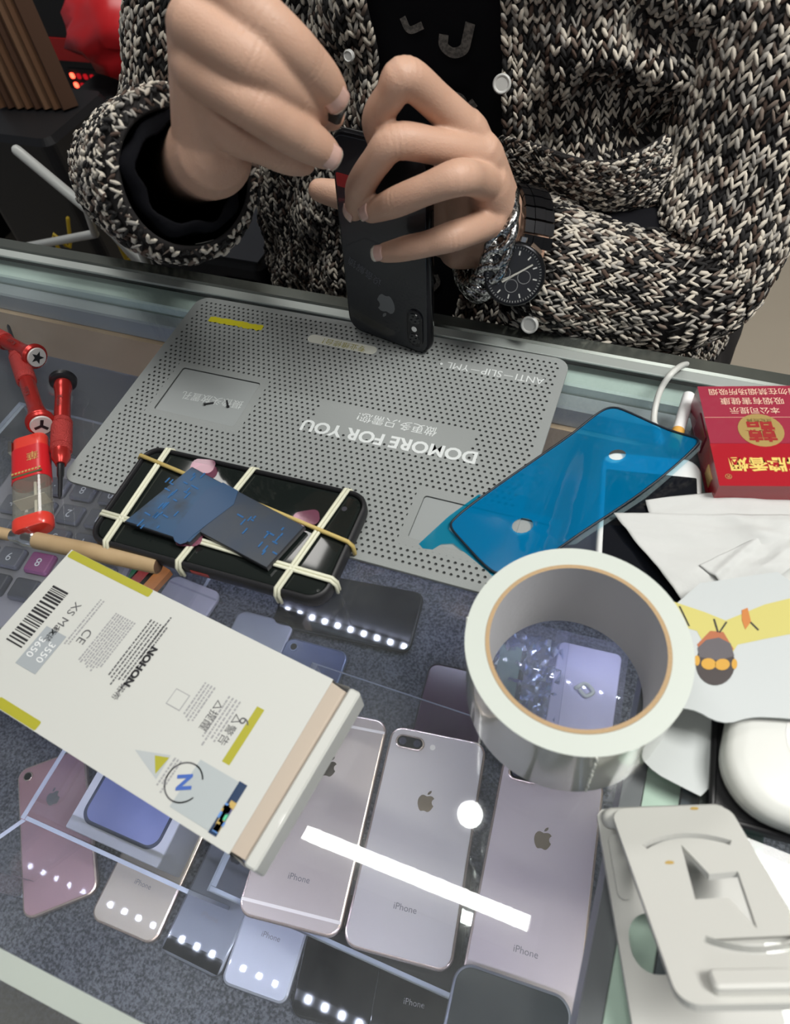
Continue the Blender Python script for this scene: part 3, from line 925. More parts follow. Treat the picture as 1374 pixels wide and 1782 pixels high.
RH = 0.00100
oc = [(math.cos(math.radians(22.5 + 45 * k)), math.sin(math.radians(22.5 + 45 * k))) for k in range(8)]
for j in range(ny):
    y = -gy + (j + .5) * PY
    odd = j % 2
    for i in range(nx + odd):
        x = -gx + (i + (0.5 if not odd else 0.0)) * PX
        x0, x1 = max(x - PX / 2, -gx), min(x + PX / 2, gx)
        y0, y1 = y - PY / 2, y + PY / 2
        if inrect(x, y, trayL, .0022) or inrect(x, y, trayR, .0022):
            continue
        full = (x1 - x0) > PX * .9
        plain = (not full) or inrect(x, y, (tx0, tx1, ty0, ty1)) or inrect(x, y, (ax0, ax1, ayc - .0035, ayc + .0035)) \
            or inrect(x, y, trayL, .0035) or inrect(x, y, trayR, .0035)
        n = len(V)
        if plain:
            V += [(x0, y0, ZT), (x1, y0, ZT), (x1, y1, ZT), (x0, y1, ZT)]
            F.append((n, n + 1, n + 2, n + 3)); M.append(0)
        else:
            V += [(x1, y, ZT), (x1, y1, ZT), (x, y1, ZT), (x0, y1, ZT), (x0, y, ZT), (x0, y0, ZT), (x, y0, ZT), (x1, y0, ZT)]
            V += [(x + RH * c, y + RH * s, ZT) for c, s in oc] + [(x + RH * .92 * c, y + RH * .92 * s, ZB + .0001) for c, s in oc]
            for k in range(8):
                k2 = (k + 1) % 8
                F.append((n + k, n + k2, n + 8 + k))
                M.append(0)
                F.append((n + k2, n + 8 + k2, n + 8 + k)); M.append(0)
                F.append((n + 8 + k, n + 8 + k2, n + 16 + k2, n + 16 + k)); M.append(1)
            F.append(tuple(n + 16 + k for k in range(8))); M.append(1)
# border ring from the rounded outline in to the field, then the outer side
out = rr(MW, MH, .0105, 8)(0.0)
n = len(V); k = len(out)
V += [(p[0], p[1], ZB) for p in out] + [(p[0], p[1], ZT - .0003) for p in out] + [(p[0] * .9988, p[1] * .9985, ZT) for p in out]
V += [(max(-gx, min(gx, p[0])), max(-gy, min(gy, p[1])), ZT) for p in out]
for r in range(3):
    for i in range(k):
        j = (i + 1) % k
        F.append((n + r * k + i, n + r * k + j, n + (r + 1) * k + j, n + (r + 1) * k + i)); M.append(0)
mesh('perforated_top', V, F, [MATG, MATD], t, False, M)
for rct in (trayL, trayR):
    b = MB(); x0, x1, y0, y1 = rct
    w_, h_ = x1 - x0, y1 - y0
    f0, f1 = rr(w_ + .0012, h_ + .0012, .002, 5)(0), rr(w_ + .012, h_ + .012, .0005, 5)(0)
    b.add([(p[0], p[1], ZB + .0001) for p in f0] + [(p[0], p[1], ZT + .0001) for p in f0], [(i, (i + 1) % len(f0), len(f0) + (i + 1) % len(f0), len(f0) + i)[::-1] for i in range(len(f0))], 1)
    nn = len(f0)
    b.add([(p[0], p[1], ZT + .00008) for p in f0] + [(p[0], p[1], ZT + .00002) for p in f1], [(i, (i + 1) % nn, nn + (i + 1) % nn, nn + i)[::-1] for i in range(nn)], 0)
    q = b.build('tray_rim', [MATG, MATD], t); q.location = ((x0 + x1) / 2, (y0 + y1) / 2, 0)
    q = MB().slab(rr(w_ + .001, h_ + .001, .002, 5), [(0, ZB + .00005), (0, ZB + .0003)]).build('tray_floor', mat('tray_grey', (.275, .295, .295), .5), t); q.location = ((x0 + x1) / 2, (y0 + y1) / 2, 0)
ZL = ZT + .00015
TW = mat('mat_print', (.60, .63, .63), .6)
c1, c2 = matxy(545, 742), matxy(808, 793)
mid = ((c1[0] + c2[0]) / 2, (c1[1] + c2[1]) / 2)
rz = math.atan2(c1[1] - c2[1], c1[0] - c2[0])
text('DOMORE FOR YOU', .0135, (*mid, ZL), t, TW, rz, bold=.0004, sx=1.03, name='lettering')
c1, c2 = matxy(622, 724), matxy(760, 752)
text('做更多,只需您!', .0088, ((c1[0] + c2[0]) / 2, (c1[1] + c2[1]) / 2, ZL), t, TW, math.atan2(c1[1] - c2[1], c1[0] - c2[0]), name='lettering')
c1, c2 = matxy(772, 634), matxy(938, 663)
text('ANTI－SLIP－YML •', .0088, ((c1[0] + c2[0]) / 2, (c1[1] + c2[1]) / 2, ZL), t, TW, math.atan2(c1[1] - c2[1], c1[0] - c2[0]), name='lettering')
c1, c2 = matxy(324, 686), matxy(413, 702)
text('摄像头放置孔', .0082, ((c1[0] + c2[0]) / 2, (c1[1] + c2[1]) / 2, ZB + .0005), t, mat('tray_print', (.50, .53, .53), .6), math.atan2(c1[1] - c2[1], c1[0] - c2[0]), name='lettering')
# worn yellow band and white pill with yellow lettering
c1, c2 = matxy(364, 556), matxy(456, 573)
L_ = math.hypot(c2[0] - c1[0], c2[1] - c1[1]); an = math.atan2(c2[1] - c1[1], c2[0] - c1[0])
top_, bot_ = [], []
for i in range(26):
    x = -L_ / 2 + L_ * i / 25
    top_.append((x, .0034 + .0012 * (random.random() - .3))); bot_.append((x, -.0034 + .0018 * random.random()))
q = flat('worn_yellow_print', bot_ + top_[::-1], ZL, mat('yellow_print', (.55, .50, .02), .6), t); q.location = ((c1[0] + c2[0]) / 2, (c1[1] + c2[1]) / 2, 0); q.rotation_euler.z = an
c1, c2 = matxy(536, 588), matxy(655, 612)
L_ = math.hypot(c2[0] - c1[0], c2[1] - c1[1]); an = math.atan2(c2[1] - c1[1], c2[0] - c1[0])
q = MB().slab(rr(L_, .0085, .0042, 5), [(0, ZL - .0002), (0, ZL)]).build('white_pill_print', mat('pill_white', (.52, .53, .47), .6), t); q.location = ((c1[0] + c2[0]) / 2, (c1[1] + c2[1]) / 2, 0); q.rotation_euler.z = an
text('专业维修台！', .0066, (0, 0, ZL + .0001), q, mat('yellow_print2', (.24, .22, .01), .6), math.pi, name='lettering')
# two black screws in the tray
for px, py, a in ((360, 703, .5), (396, 705, 2.2)):
    A = at(px, py, .0025)
    s = thing('screw', 'tiny black screw in the mat tray, left of the two' if px < 380 else 'tiny black screw in the mat tray, right of the two', 'screw', (A.x, A.y, .0027), a, 'screws in the tray')
    b = MB(); b.tube([(-.0012, 0, 0), (.0045, 0, 0)], .0006, 8); b.build('shank', BLACK, s, True)
    b = MB(); b.tube([(-.0022, 0, 0), (-.0010, 0, 0)], .0011, 8, caps=True); b.build('head', BLACK, s)

# ------------------------------------------------------------------ black phone held upright (back to the camera)
PB = mat('black_phone_back', (.012, .014, .019), .28, coat=.35)
hp = thing('smartphone', 'black phone held upright on the mat with its back to the camera', 'phone', (0, 0, 0))
pw, ph, pt = .0709, .1436, .0077
BLc = Vector((-0.0170, 0.0900, 0.0032)); BRc = Vector((0.0530, 0.0752, 0.0032))
ex = (BRc - BLc).normalized()
lean = math.radians(5.4)
nrm0 = Vector((-ex.y, ex.x, 0)) * 1.0           # points away from camera (+y)
ey = (Vector((0, 0, 1)) * math.cos(lean) + nrm0 * math.sin(lean)).normalized()
ez = ex.cross(ey).normalized()                   # points to the camera side
cen = (BLc + BRc) / 2 + ey * ph / 2
M4 = Matrix(((ex.x, ey.x, ez.x, cen.x), (ex.y, ey.y, ez.y, cen.y), (ex.z, ey.z, ez.z, cen.z), (0, 0, 0, 1)))
hp.matrix_world = M4
PHONE_EX, PHONE_EY, PHONE_EZ, PHONE_C = ex, ey, ez, cen
MB().slab(rr(pw, ph, .0115, 8), [(.0022, -pt), (.0006, -pt + .0009), (0, -pt + .0026), (0, -.0026), (.0006, -.0009), (.0022, 0)]).build('frame', mat('black_steel', (.02, .02, .024), .18, .8), hp, True, 40)
MB().slab(rr(pw - .004, ph - .004, .0095, 8), [(0, -.0002), (.0004, .0002)]).build('back_panel', PB, hp)
MB().slab(rr(pw - .005, ph - .005, .009, 8), [(0, -pt - .0002), (0, -pt + .0003)]).build('display', BLACKGLOSS, hp)
# upside down: camera at the lower right
cb = MB().slab(rr(.0125, .0300, .0062, 6), [(0, 0), (0, .0012), (.0006, .0016)]).build('camera_bump', mat('bump_black', (.010, .010, .012), .15), hp); cb.location = (pw / 2 - .0115, -ph / 2 + .0215, 0)
for dy in (-.0083, .0083):
    MB().slab(circ(.0046, 20, 0, dy), [(0, .0016), (.0005, .0021)]).build('lens', BLACKGLOSS, cb)
MB().slab(circ(.0021, 14, 0, 0), [(0, .0016), (0, .0019)]).build('flash', mat('flash_white', (.9, .9, .88), .3), cb)  # near-white flash disc, no emission
lg = apple(.0165, 0, 0, .0003, mat('logo_dark', (.17, .18, .19), .35, .3), hp); lg.rotation_euler.z = math.pi; lg.location = (0, -ph * .275, 0)
MB().slab(rr(.022, .0085, .001, 2), [(0, .0002), (0, .0005)]).build('red_reflection', mat('red_reflection_tint', (.40, .02, .02), .4), hp).location = (-pw / 2 + .014, ph / 2 - .030, 0)  # red reflection painted as a thin patch on the phone's back
sb = mat('side_button', (.03, .03, .035), .2, .8)
MB().box(pw / 2 - .0003, pw / 2 + .0004, .020, .036, -.005, -.0027).build('side_button', sb, hp)
MB().box(-pw / 2 + .002, pw / 2 - .002, ph / 2 - .0005, ph / 2 + .0004, -.004, -.0035).build('antenna_band', mat('band_dark', (.1, .1, .1), .3), hp)
text('设备解锁', .0072, (-.016, -.018, .0004), hp, mat('smudge_print', (.10, .105, .12), .5), math.radians(158), name='faint_lettering')

# ------------------------------------------------------------------ rubber-banded phone with two batteries on it
ca = [at(*p, .010) for p in ((188, 930), (255, 795), (640, 880), (563, 1042))]
cen = sum(ca, Vector()) / 4
dx = ((ca[2] - ca[1]) + (ca[3] - ca[0])) / 2
ang = math.atan2(dx.y, dx.x)
L_, W_ = .160, .0775
tp = thing('smartphone', 'black phone in a black case bound with cream rubber bands on the mat', 'phone', (cen.x - .002, cen.y + .000, .0031), (0, math.radians(-0.5), ang))
CASEM = mat('case_black', (.013, .013, .015), .5)
b = MB(); b.slab(rr(L_, W_, .0125, 8), [(.003, 0), (.0008, .0012), (0, .004), (0, .0095), (.0008, .0112), (.0022, .0116), (.0030, .0108), (.0030, .0090)], capt=False); b.build('case', CASEM, tp, True, 50)
MB().slab(rr(L_ - .006, W_ - .006, .010, 8), [(0, .003), (0, .0088), (.001, .0098), (.0024, .0102)]).build('display', mat('screen_black', (.010, .013, .012), .05, coat=.3), tp)
MB().slab(rr(L_ - .0061, W_ - .0061, .010, 8), [(0, .0080), (-.0003, .0086)], capt=False, capb=False).build('bezel', mat('bezel_silver', (.35, .36, .36), .2, .9), tp)
MB().box(-.006, .006, -W_ / 2 - .0003, -W_ / 2 + .001, .0045, .0075).build('red_button', mat('red_button', (.45, .05, .03), .4), tp)
MB().box(.012, .030, W_ / 2 - .001, W_ / 2 + .0004, .0045, .0075).build('volume_button', CASEM, tp)
MB().slab(circ(.0017, 16), [(0, .0101), (0, .01025)]).build('camera_hole', mat('cam_hole', (.05, .05, .06), .1), tp).location = (L_ / 2 - .013, W_ / 2 - .014, 0)
CREAM = mat('cream_rubber', (.66, .66, .52), .6); OCHRE = mat('ochre_rubber', (.50, .38, .13), .6)


def band(x0, x1, m_, along='y', double=True, w=.0011):
    """rubber band round the phone: across its width (x0 at the near edge, x1 at the far edge) or along its length"""
    b = MB()
    offs = (-.0011, .0011) if double else (0.0,)
    hz = .0121
    for o in offs:
        if along == 'y':
            P = [(x0 + o, -W_ / 2 - .0012, .0005), (x0 + o, -W_ / 2 - .0012, .0085), (x0 + o, -W_ / 2 + .0012, hz), (x1 + o, W_ / 2 - .0012, hz), (x1 + o, W_ / 2 + .0012, .0085), (x1 + o, W_ / 2 + .0012, .0005)]
        else:
            P = [(-L_ / 2 - .0012, x0 + o, .0005), (-L_ / 2 - .0012, x0 + o, .0085), (-L_ / 2 + .0012, x0 + o, hz), (L_ / 2 - .0012, x1 + o, hz), (L_ / 2 + .0012, x1 + o, .0085), (L_ / 2 + .0012, x1 + o, .0005)]
        b.tube(P, w, 7)
    return b.build('rubber_band', m_, tp, True)


band(-.064, -.0635, CREAM); band(-.013, -.0005, CREAM); band(.0515, .064, CREAM)
band(.0275, .0020, OCHRE, 'x', False, .0014).location.z = .0006
band(-.0195, -.0235, CREAM, 'x')
# pink pull tabs stuck on the phone
PINK = clear('pink_tab', (.72, .40, .52), .05, .1, .22, (.45, .18, .28))
for px, py, a in ((353, 812, .2), (533, 903, .5), (330, 938, .3)):
    A = at(px, py, .0155)
    q = MB().slab(rr(.016, .011, .004, 5), [(0, 0), (0, .0002)]).build('pull_tab', PINK); tag(q, {353: 'pink pull tab sticking out beyond the far side of the banded phone', 533: 'pink pull tab by the right end of the blue-filmed battery', 330: 'pink pull tab at the near edge between the two batteries'}[px], 'pull tab', 'pink pull tabs')
    q.location = (A.x, A.y, .0162 if px != 353 else .0160); q.rotation_euler.z = a
bb = [at(*p, .0195) for p in ((338, 812), (528, 915), (466, 992), (218, 908))]
# battery pair: two cells under one blue film
dx = bb[1] - bb[0]
ang = math.atan2(dx.y, dx.x)
bt = thing('phone_battery', 'two-cell black phone battery under blue film on the banded phone', 'battery', (0, 0, 0))
A0 = bb[0]
bt.location = (A0.x, A0.y, .0162); bt.rotation_euler = (0, math.radians(.6), ang)
CELL = mat('battery_black', (.022, .023, .027), .35)
loc = lambda px, py, z=.0195: (Matrix.Rotation(-ang, 3, 'Z') @ (at(px, py, z) - A0))
q1 = [loc(*p) for p in ((334, 812), (418, 857), (330, 945), (216, 908))]
q2 = [loc(*p) for p in ((412, 853), (530, 915), (464, 988), (332, 918))]


def inset(P, d):
    c = [sum(p[0] for p in P) / len(P), sum(p[1] for p in P) / len(P)]
    return [(p[0] + (c[0] - p[0]) * d, p[1] + (c[1] - p[1]) * d) for p in P]


FILMB = mat('battery_film', (.010, .024, .045), .38, noise=(60, .10, (.010, .055, .13)))
FILMD = mat('battery_film_dark', (.030, .038, .050), .38, noise=(40, .15, (.016, .030, .055)))
for P, fm in ((q1, FILMB), (q2, FILMD)):
    P = ccw([(p[0], p[1]) for p in P])
    MB().slab(lambda i, P=P: inset(P, i), [(.02, 0), (0, .0006), (0, .0030), (.02, .0036)]).build('cell', CELL, bt)
    flat('blue_film', inset(P, .025), .0037, fm, bt, .0001)
# blue strip joining both cells plus its tab
s_ = [loc(*p) for p in ((375, 833), (428, 862), (340, 928), (318, 950), (300, 940), (305, 918))]
flat('blue_strip', smooth_poly(ccw([(p[0], p[1]) for p in s_]), 1), .0039, mat('blue_strip', (.010, .050, .125), .36), bt, .0001)
BP = mat('blue_print', (.012, .10, .27), .5)
r_ = random.Random(4)
for px, py, n_ in ((310, 850, 9), (290, 885, 8), (265, 905, 6), (345, 840, 5), (435, 910, 6), (475, 930, 6), (460, 950, 4)):
    for i in range(n_):
        p = loc(px + r_.uniform(-22, 22), py + r_.uniform(-14, 14))
        w_ = r_.uniform(.002, .006)
        q = MB().box(-w_ / 2, w_ / 2, -.0005, .0005, .00395, .00402).build('print', BP, bt); q.location = (p.x, p.y, 0); q.rotation_euler.z = math.radians(90 + r_.choice((0, 0, 90)))

# ------------------------------------------------------------------ blue adhesive film
ft = thing('blue_adhesive_sheet', 'transparent blue adhesive sheet with black outline and pull tab', 'adhesive sheet', (0, 0, 0.0))
f0 = [at(*p, .0045) for p in ((790, 918), (1056, 722), (1206, 788), (985, 948))]
FB = [(786, 905), (840, 862), (1000, 752), (1040, 724), (1062, 718), (1090, 728), (1195, 778), (1207, 788), (1203, 800), (1100, 878), (985, 952), (930, 985), (870, 1000), (848, 990), (800, 938), (783, 918)]


def zfilm(p):
    # the right end curls up a little
    s_ = max(0, min(1, (p.x - .160) / .030))
    return .0042 + .0062 * s_ * s_ * (3 - 2 * s_) + .008 * max(0, min(1, (p.x - .212) / .030)) ** 2


def film_mesh(name, pxs, m_, dz, holes=()):
    bm = bmesh.new()
    pts = [at(*p, .0045) for p in pxs]
    vs = [bm.verts.new((p.x, p.y, 0)) for p in pts]
    es = [bm.edges.new((vs[i], vs[(i + 1) % len(vs)])) for i in range(len(vs))]
    for h in holes:
        hp_ = [at(*p, .0045) for p in h]
        hv = [bm.verts.new((p.x, p.y, 0)) for p in hp_]
        es += [bm.edges.new((hv[i], hv[(i + 1) % len(hv)])) for i in range(len(hv))]
    bmesh.ops.triangle_fill(bm, edges=es, use_beauty=True)
    for _ in range(3):
        bmesh.ops.subdivide_edges(bm, edges=[e for e in bm.edges if e.calc_length() > .006], cuts=1, use_grid_fill=True)
    bmesh.ops.triangulate(bm, faces=bm.faces)
    for v in bm.verts:
        v.co.z = zfilm(v.co) + dz
    me = bpy.data.meshes.new(name); bm.to_mesh(me); bm.free(); me.materials.append(m_)
    me.polygons.foreach_set('use_smooth', np.ones(len(me.polygons), bool))
    return link(bpy.data.objects.new(name, me), ft)


ell = lambda cx, cy, rx, ry, a, n=14: [(cx + rx * math.cos(2 * math.pi * k / n) * math.cos(a) - ry * math.sin(2 * math.pi * k / n) * math.sin(a), cy + rx * math.cos(2 * math.pi * k / n) * math.sin(a) + ry * math.sin(2 * math.pi * k / n) * math.cos(a)) for k in range(n)]
film_mesh('blue_sheet', FB, BLUEFILM, 0, (ell(909, 914, 19, 13, -.2), ell(1071, 802, 15, 9, -.1)))
b = MB()
P = [at(*p, .0045) for p in smooth_poly(FB, 2)]
P = [(p.x, p.y, zfilm(p) + .0004) for p in P]; P.append(P[0]); 
b.tube(P, .0007, 6, caps=None); b.build('black_outline', mat('outline_black', (.008, .012, .02), .4), ft, True)
film_mesh('pull_tab', [(728, 944), (735, 952), (752, 954), (768, 944), (788, 943), (812, 962), (848, 992), (860, 1004), (866, 1000), (780, 918), (786, 903), (838, 858), (832, 858), (780, 896)], BLUETAB, -.0012)
film_mesh('clear_margin', [(1100, 880), (1205, 800), (1212, 790), (1204, 783), (1210, 795), (1208, 806), (1120, 876), (1000, 955), (985, 955)], clear('clear_margin', (.75, .92, .97), .08, .05, .12, (.6, .8, .85)), -.0006)

# ------------------------------------------------------------------ tape roll
tr = thing('tape_roll', 'large roll of clear packing tape with brown cardboard core standing on its side face', 'tape roll', (.1985, -.1350, .0004))
TH = .0565
R0, R1, R2 = .0500, .0408, .0388
TAPE = mat('clear_tape_side', (.56, .60, .55), .3, spec=.5, noise=(5, .25, (.52, .56, .52)))
TAPEO = mat('clear_tape_outer', (.40, .41, .34), .13, coat=.5, noise=(9, .25, (.48, .49, .43)))
n = 96


def ring(b, ro, ri, z0, z1, mi_out=0, mi_top=0, mi_in=0):
    V = []
    for r, z in ((ro, z0), (ro, z1), (ri, z1), (ri, z0)):
        V += [(r * math.cos(2 * math.pi * k / n), r * math.sin(2 * math.pi * k / n), z) for k in range(n)]
    F, M = [], []
    for s, mi in ((0, mi_out), (1, mi_top), (2, mi_in), (3, mi_top)):
        for k in range(n):
            j = (k + 1) % n
            F.append((s * n + k, s * n + j, ((s + 1) % 4) * n + j, ((s + 1) % 4) * n + k)); M.append(mi)
    n0 = len(b.V)
    b.V += V; b.F += [tuple(i + n0 for i in f) for f in F]; b.M += M
    return b


ring(MB(), R0, R1, 0, TH, 1, 0, 0).build('tape', [TAPE, TAPEO], tr, True, 40)
ring(MB(), R1 - .0001, R2, .0004, TH + .0002, 0, 0, 1).build('cardboard_core', [mat('cardboard', (.42, .29, .16), .8, bump=(600, .4)), mat('grey_card', (.55, .55, .57), .75, bump=(300, .15))], tr, True, 40)
# crinkled loose edge lines on the outside
LINE = mat('pale_tape_edge', (.80, .82, .74), .2)  # paler colour for the crinkled edge lines
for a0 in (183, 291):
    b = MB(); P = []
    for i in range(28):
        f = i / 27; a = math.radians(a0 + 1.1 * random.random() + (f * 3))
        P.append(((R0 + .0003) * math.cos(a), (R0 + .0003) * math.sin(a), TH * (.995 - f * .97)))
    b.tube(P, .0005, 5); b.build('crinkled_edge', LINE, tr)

# ------------------------------------------------------------------ white battery box
bxz = .0195
B0, B1, B2 = at(125, 957, bxz), at(580, 1183, bxz), at(390, 1478, bxz)
ang = math.atan2((B1 - B0).y, (B1 - B0).x)
BL, BW = (B1 - B0).length, .0905
BOXW = mat('box_card_white', (.55, .56, .53), .45, coat=.1)
BOXI = mat('box_card_inside', (.47, .40, .33), .7)
bx = thing('battery_box', 'white cardboard battery box with olive stripes and an open end flap', 'box', (B0.x, B0.y, .0004), ang)
b = MB()
b.box(0, BL, -BW, 0, 0, bxz)
b.F = [f for i, f in enumerate(b.F) if i != 5]; b.M = [0] * 5
b.build('carton', [BOXW], bx)
# inside of the open end
b = MB(); tk = .0006
b.add([(BL - .03, -BW + tk, tk), (BL, -BW + tk, tk), (BL, -tk, tk), (BL - .03, -tk, tk), (BL - .03, -BW + tk, bxz - tk), (BL, -BW + tk, bxz - tk), (BL, -tk, bxz - tk), (BL - .03, -tk, bxz - tk)],
      [(0, 1, 2, 3), (7, 6, 5, 4), (0, 4, 5, 1), (3, 2, 6, 7), (0, 3, 7, 4)])
b.build('inner_walls', [BOXI], bx)
# end flap hanging out with an upturned lip
b = MB()
fw0, fw1 = -BW + .0015, -.0015
prof = [(BL, bxz - .0002), (BL + .006, bxz - .0045), (BL + .010, bxz - .0060)]
V = []
for x, z in prof:
    V += [(x, fw0, z), (x, fw1, z)]
b.add(V, [(0, 2, 3, 1), (2, 4, 5, 3)])
b.build('flap', [BOXI], bx)
b = MB()
b.slab(rr(.0065, BW + .001, .0016, 4), [(0, .003), (0, bxz - .0015), (.001, bxz - .0005)]); q = b.build('flap_lip', BOXW, bx); q.location = (BL + .0118, -BW / 2, 0); q.rotation_euler.z = math.radians(-1)
for s in (0, 1):
    yy = -.0012 if s == 0 else -BW + .0012
    b = MB(); b.add([(BL - .001, yy, bxz * .98), (BL + .0085, yy + (.002 if s == 0 else -.002), bxz * .9), (BL + .0095, yy + (.002 if s == 0 else -.002), bxz * .2), (BL - .001, yy, .002)], [(0, 1, 2, 3)]); b.build('side_flap', BOXW, bx)


def bxy(px, py):
    p = at(px, py, bxz) - B0
    c, s = math.cos(-ang), math.sin(-ang)
    return (p.x * c - p.y * s, p.x * s + p.y * c)


ZX = bxz + .0002
e1 = bxy(268, 1028)
MB().slab(rr(e1[0] - .001, .0048, .001, 3), [(0, ZX - .0002), (0, ZX)]).build('olive_stripe', YELLOW, bx).location = ((e1[0] + .001) / 2, -.0025, 0)
e1 = bxy(50, 1268)
MB().slab(rr(.03, .005, .001, 3), [(0, ZX - .0002), (0, ZX)]).build('olive_stripe', YELLOW, bx).location = (e1[0] - .011, -BW + .0028, 0)
DN = -math.pi / 2   # lettering runs down the image: rotate clockwise


def bt_(s, px, py, size, m_=INK, rot=DN, bold=0.0, name='lettering', sx=1.0):
    p = bxy(px, py)
    return text(s, size, (p[0], p[1], ZX), bx, m_, rot, name=name, bold=bold, sx=sx)


bt_('XS Max', 114, 1078, .0070)
bt_('NOHON', 245, 1160, .0056, INKB, DN, .0003, sx=1.08); bt_('诺希', 207, 1204, .0046, INK, DN)
bt_('原装', 90, 1104, .0048); bt_('CE', 147, 1108, .0075)
p0 = bxy(70, 1130)
MB().box(-.0075, .0075, -.012, .012, ZX - .0001, ZX).build('grey_panel', mat('panel_grey', (.33, .36, .38), .5), bx).location = (p0[0] + .001, p0[1], 0)
text('3550', .0062, (p0[0] + .0045, p0[1], ZX + .0001), bx, INKW, DN); text('3650', .0062, (p0[0] - .0030, p0[1], ZX + .0001), bx, INKW, DN)
r_ = random.Random(11)
# barcode
bc0 = bxy(72, 1070)
x = 0.0
bars = MB(); yy = -.018
while yy < .018:
    w_ = r_.choice((.0005, .0009, .0013)); bars.box(-.006, .006, yy, yy + w_, ZX - .0001, ZX); yy += w_ + r_.choice((.0006, .0009, .0013))
q = bars.build('barcode', INKB, bx); q.location = (bc0[0] - .001, bc0[1] - .002, 0); q['kind'] = 'stuff'
# blocks of fine print, too small to read: rows of dashes


def fine(px, py, rows, length, pitch_, m_=INKL, h=.0009):
    p = bxy(px, py); b = MB()
    for r in range(rows):
        xx = -r * pitch_; yy = length / 2; end = -length / 2 * r_.uniform(.55, 1.0)
        while yy > end:
            w_ = r_.uniform(.0006, .0022); b.box(xx - h / 2, xx + h / 2, yy - w_, yy, ZX - .0001, ZX); yy -= w_ + r_.uniform(.0003, .0007)
    q = b.build('fine_print', m_, bx); q.location = (p[0], p[1], 0); q['kind'] = 'stuff'


fine(150, 1085, 2, .030, .0022); fine(200, 1130, 9, .034, .0017); fine(268, 1115, 1, .030, .002, INK); fine(248, 1150, 6, .042, .0022, INK)
fine(352, 1230, 4, .022, .0020, INKL); fine(392, 1262, 4, .026, .0022, INKL)
bt_('△警告', 400, 1270, .0055, INK); bt_('△提醒', 368, 1245, .0055, INK); bt_('6', 425, 1256, .008, INK)
p = bxy(424, 1280)
MB().box(-.0022, .0022, -.015, .015, ZX - .0002, ZX - .0001).build('olive_bar', YELLOW, bx).location = (p[0], p[1], 0)
p = bxy(310, 1218); b = MB()
MB().box(-.0045, .0045, -.0045, .0045, ZX - .0002, ZX - .0001).build('small_seal', INKL, bx).location = (p[0], p[1], 0)
q = MB().box(-.0040, .0040, -.0040, .0040, ZX - .0001, ZX).build('small_seal_face', BOXW, bx); q.location = (p[0], p[1], 0)
# recycling ring, triangle warning label, round seal, hologram sticker
p = [bxy(*q) for q in ((235, 1305), (298, 1315), (272, 1357))]
flat('grey_triangle', p, ZX - .0001, mat('tri_grey', (.42, .45, .46), .5), bx)
flat('yellow_triangle', [(p[0][0] * .4 + p[1][0] * .5 + p[2][0] * .1, p[0][1] * .4 + p[1][1] * .5 + p[2][1] * .1), (p[1][0] * .9 + p[2][0] * .1, p[1][1] * .9 + p[2][1] * .1), (p[2][0] * .8 + p[1][0] * .1 + p[0][0] * .1, p[2][1] * .8 + p[1][1] * .1 + p[0][1] * .1)], ZX, YELLOW, bx)
p = bxy(320, 1362)
b = MB(); P = [(.0095 * math.cos(a), .0095 * math.sin(a), 0) for a in np.linspace(.6, 5.9, 30)]
for i in range(29):
    a, c = P[i], P[i + 1]
    b.add([(a[0], a[1], ZX), (c[0], c[1], ZX), (c[0] * .92, c[1] * .92, ZX), (a[0] * .92, a[1] * .92, ZX)], [(0, 1, 2, 3)])
b.build('round_seal', INK, bx).location = (p[0], p[1], 0)
text('N', .010, (p[0], p[1], ZX + .0002), bx, mat('seal_blue', (.05, .12, .42), .5), math.radians(-60), bold=.0004)
fine(298, 1352, 3, .016, .0018, INKL)
p = bxy(365, 1388)
MB().box(-.0145, .0085, -.012, .012, ZX - .0002, ZX).build('grey_sticker', mat('sticker_grey', (.40, .44, .45), .4), bx).location = (p[0], p[1], 0)
HOLO = mat('hologram_navy', (.012, .035, .09), .2)
q = MB().box(.0085, .0130, -.0125, .0125, ZX - .0002, ZX).build('hologram_band', HOLO, bx); q.location = (p[0], p[1], 0)
for i in range(16):
    cc = r_.choice(((.05, .45, .40), (.10, .55, .30), (.10, .25, .6), (.35, .30, .6), (.5, .35, .1)))
    s = r_.uniform(.0008, .0016)
    MB().box(-s, s, -s, s, ZX + .0001, ZX + .0003).build('hologram_fleck', mat('holo_%d_%d' % (int(cc[0] * 100), int(cc[1] * 100)), cc, .3), q).location = (.0085 + r_.uniform(.0008, .0042), -.003 + r_.uniform(-.009, .006), 0)

# ------------------------------------------------------------------ red screwdrivers
RED = mat('red_anodised', (.42, .030, .025), .26, .55)
REDK = mat('red_knurl', (.45, .05, .045), .45, .5, bump=(1500, 1.0))


def lathe(b, prof, n=28, mi=0):
    """profile of (x along the axis, radius); axis is x"""
    V = []
    for x, r in prof:
        V += [(x, r * math.cos(2 * math.pi * k / n), r * math.sin(2 * math.pi * k / n)) for k in range(n)]
    F = [(i * n + k, (i + 1) * n + k, (i + 1) * n + (k + 1) % n, i * n + (k + 1) % n) for i in range(len(prof) - 1) for k in range(n)]
    F += [tuple(range(n)), tuple((len(prof) - 1) * n + k for k in range(n))[::-1]]
    return b.add(V, F, mi)


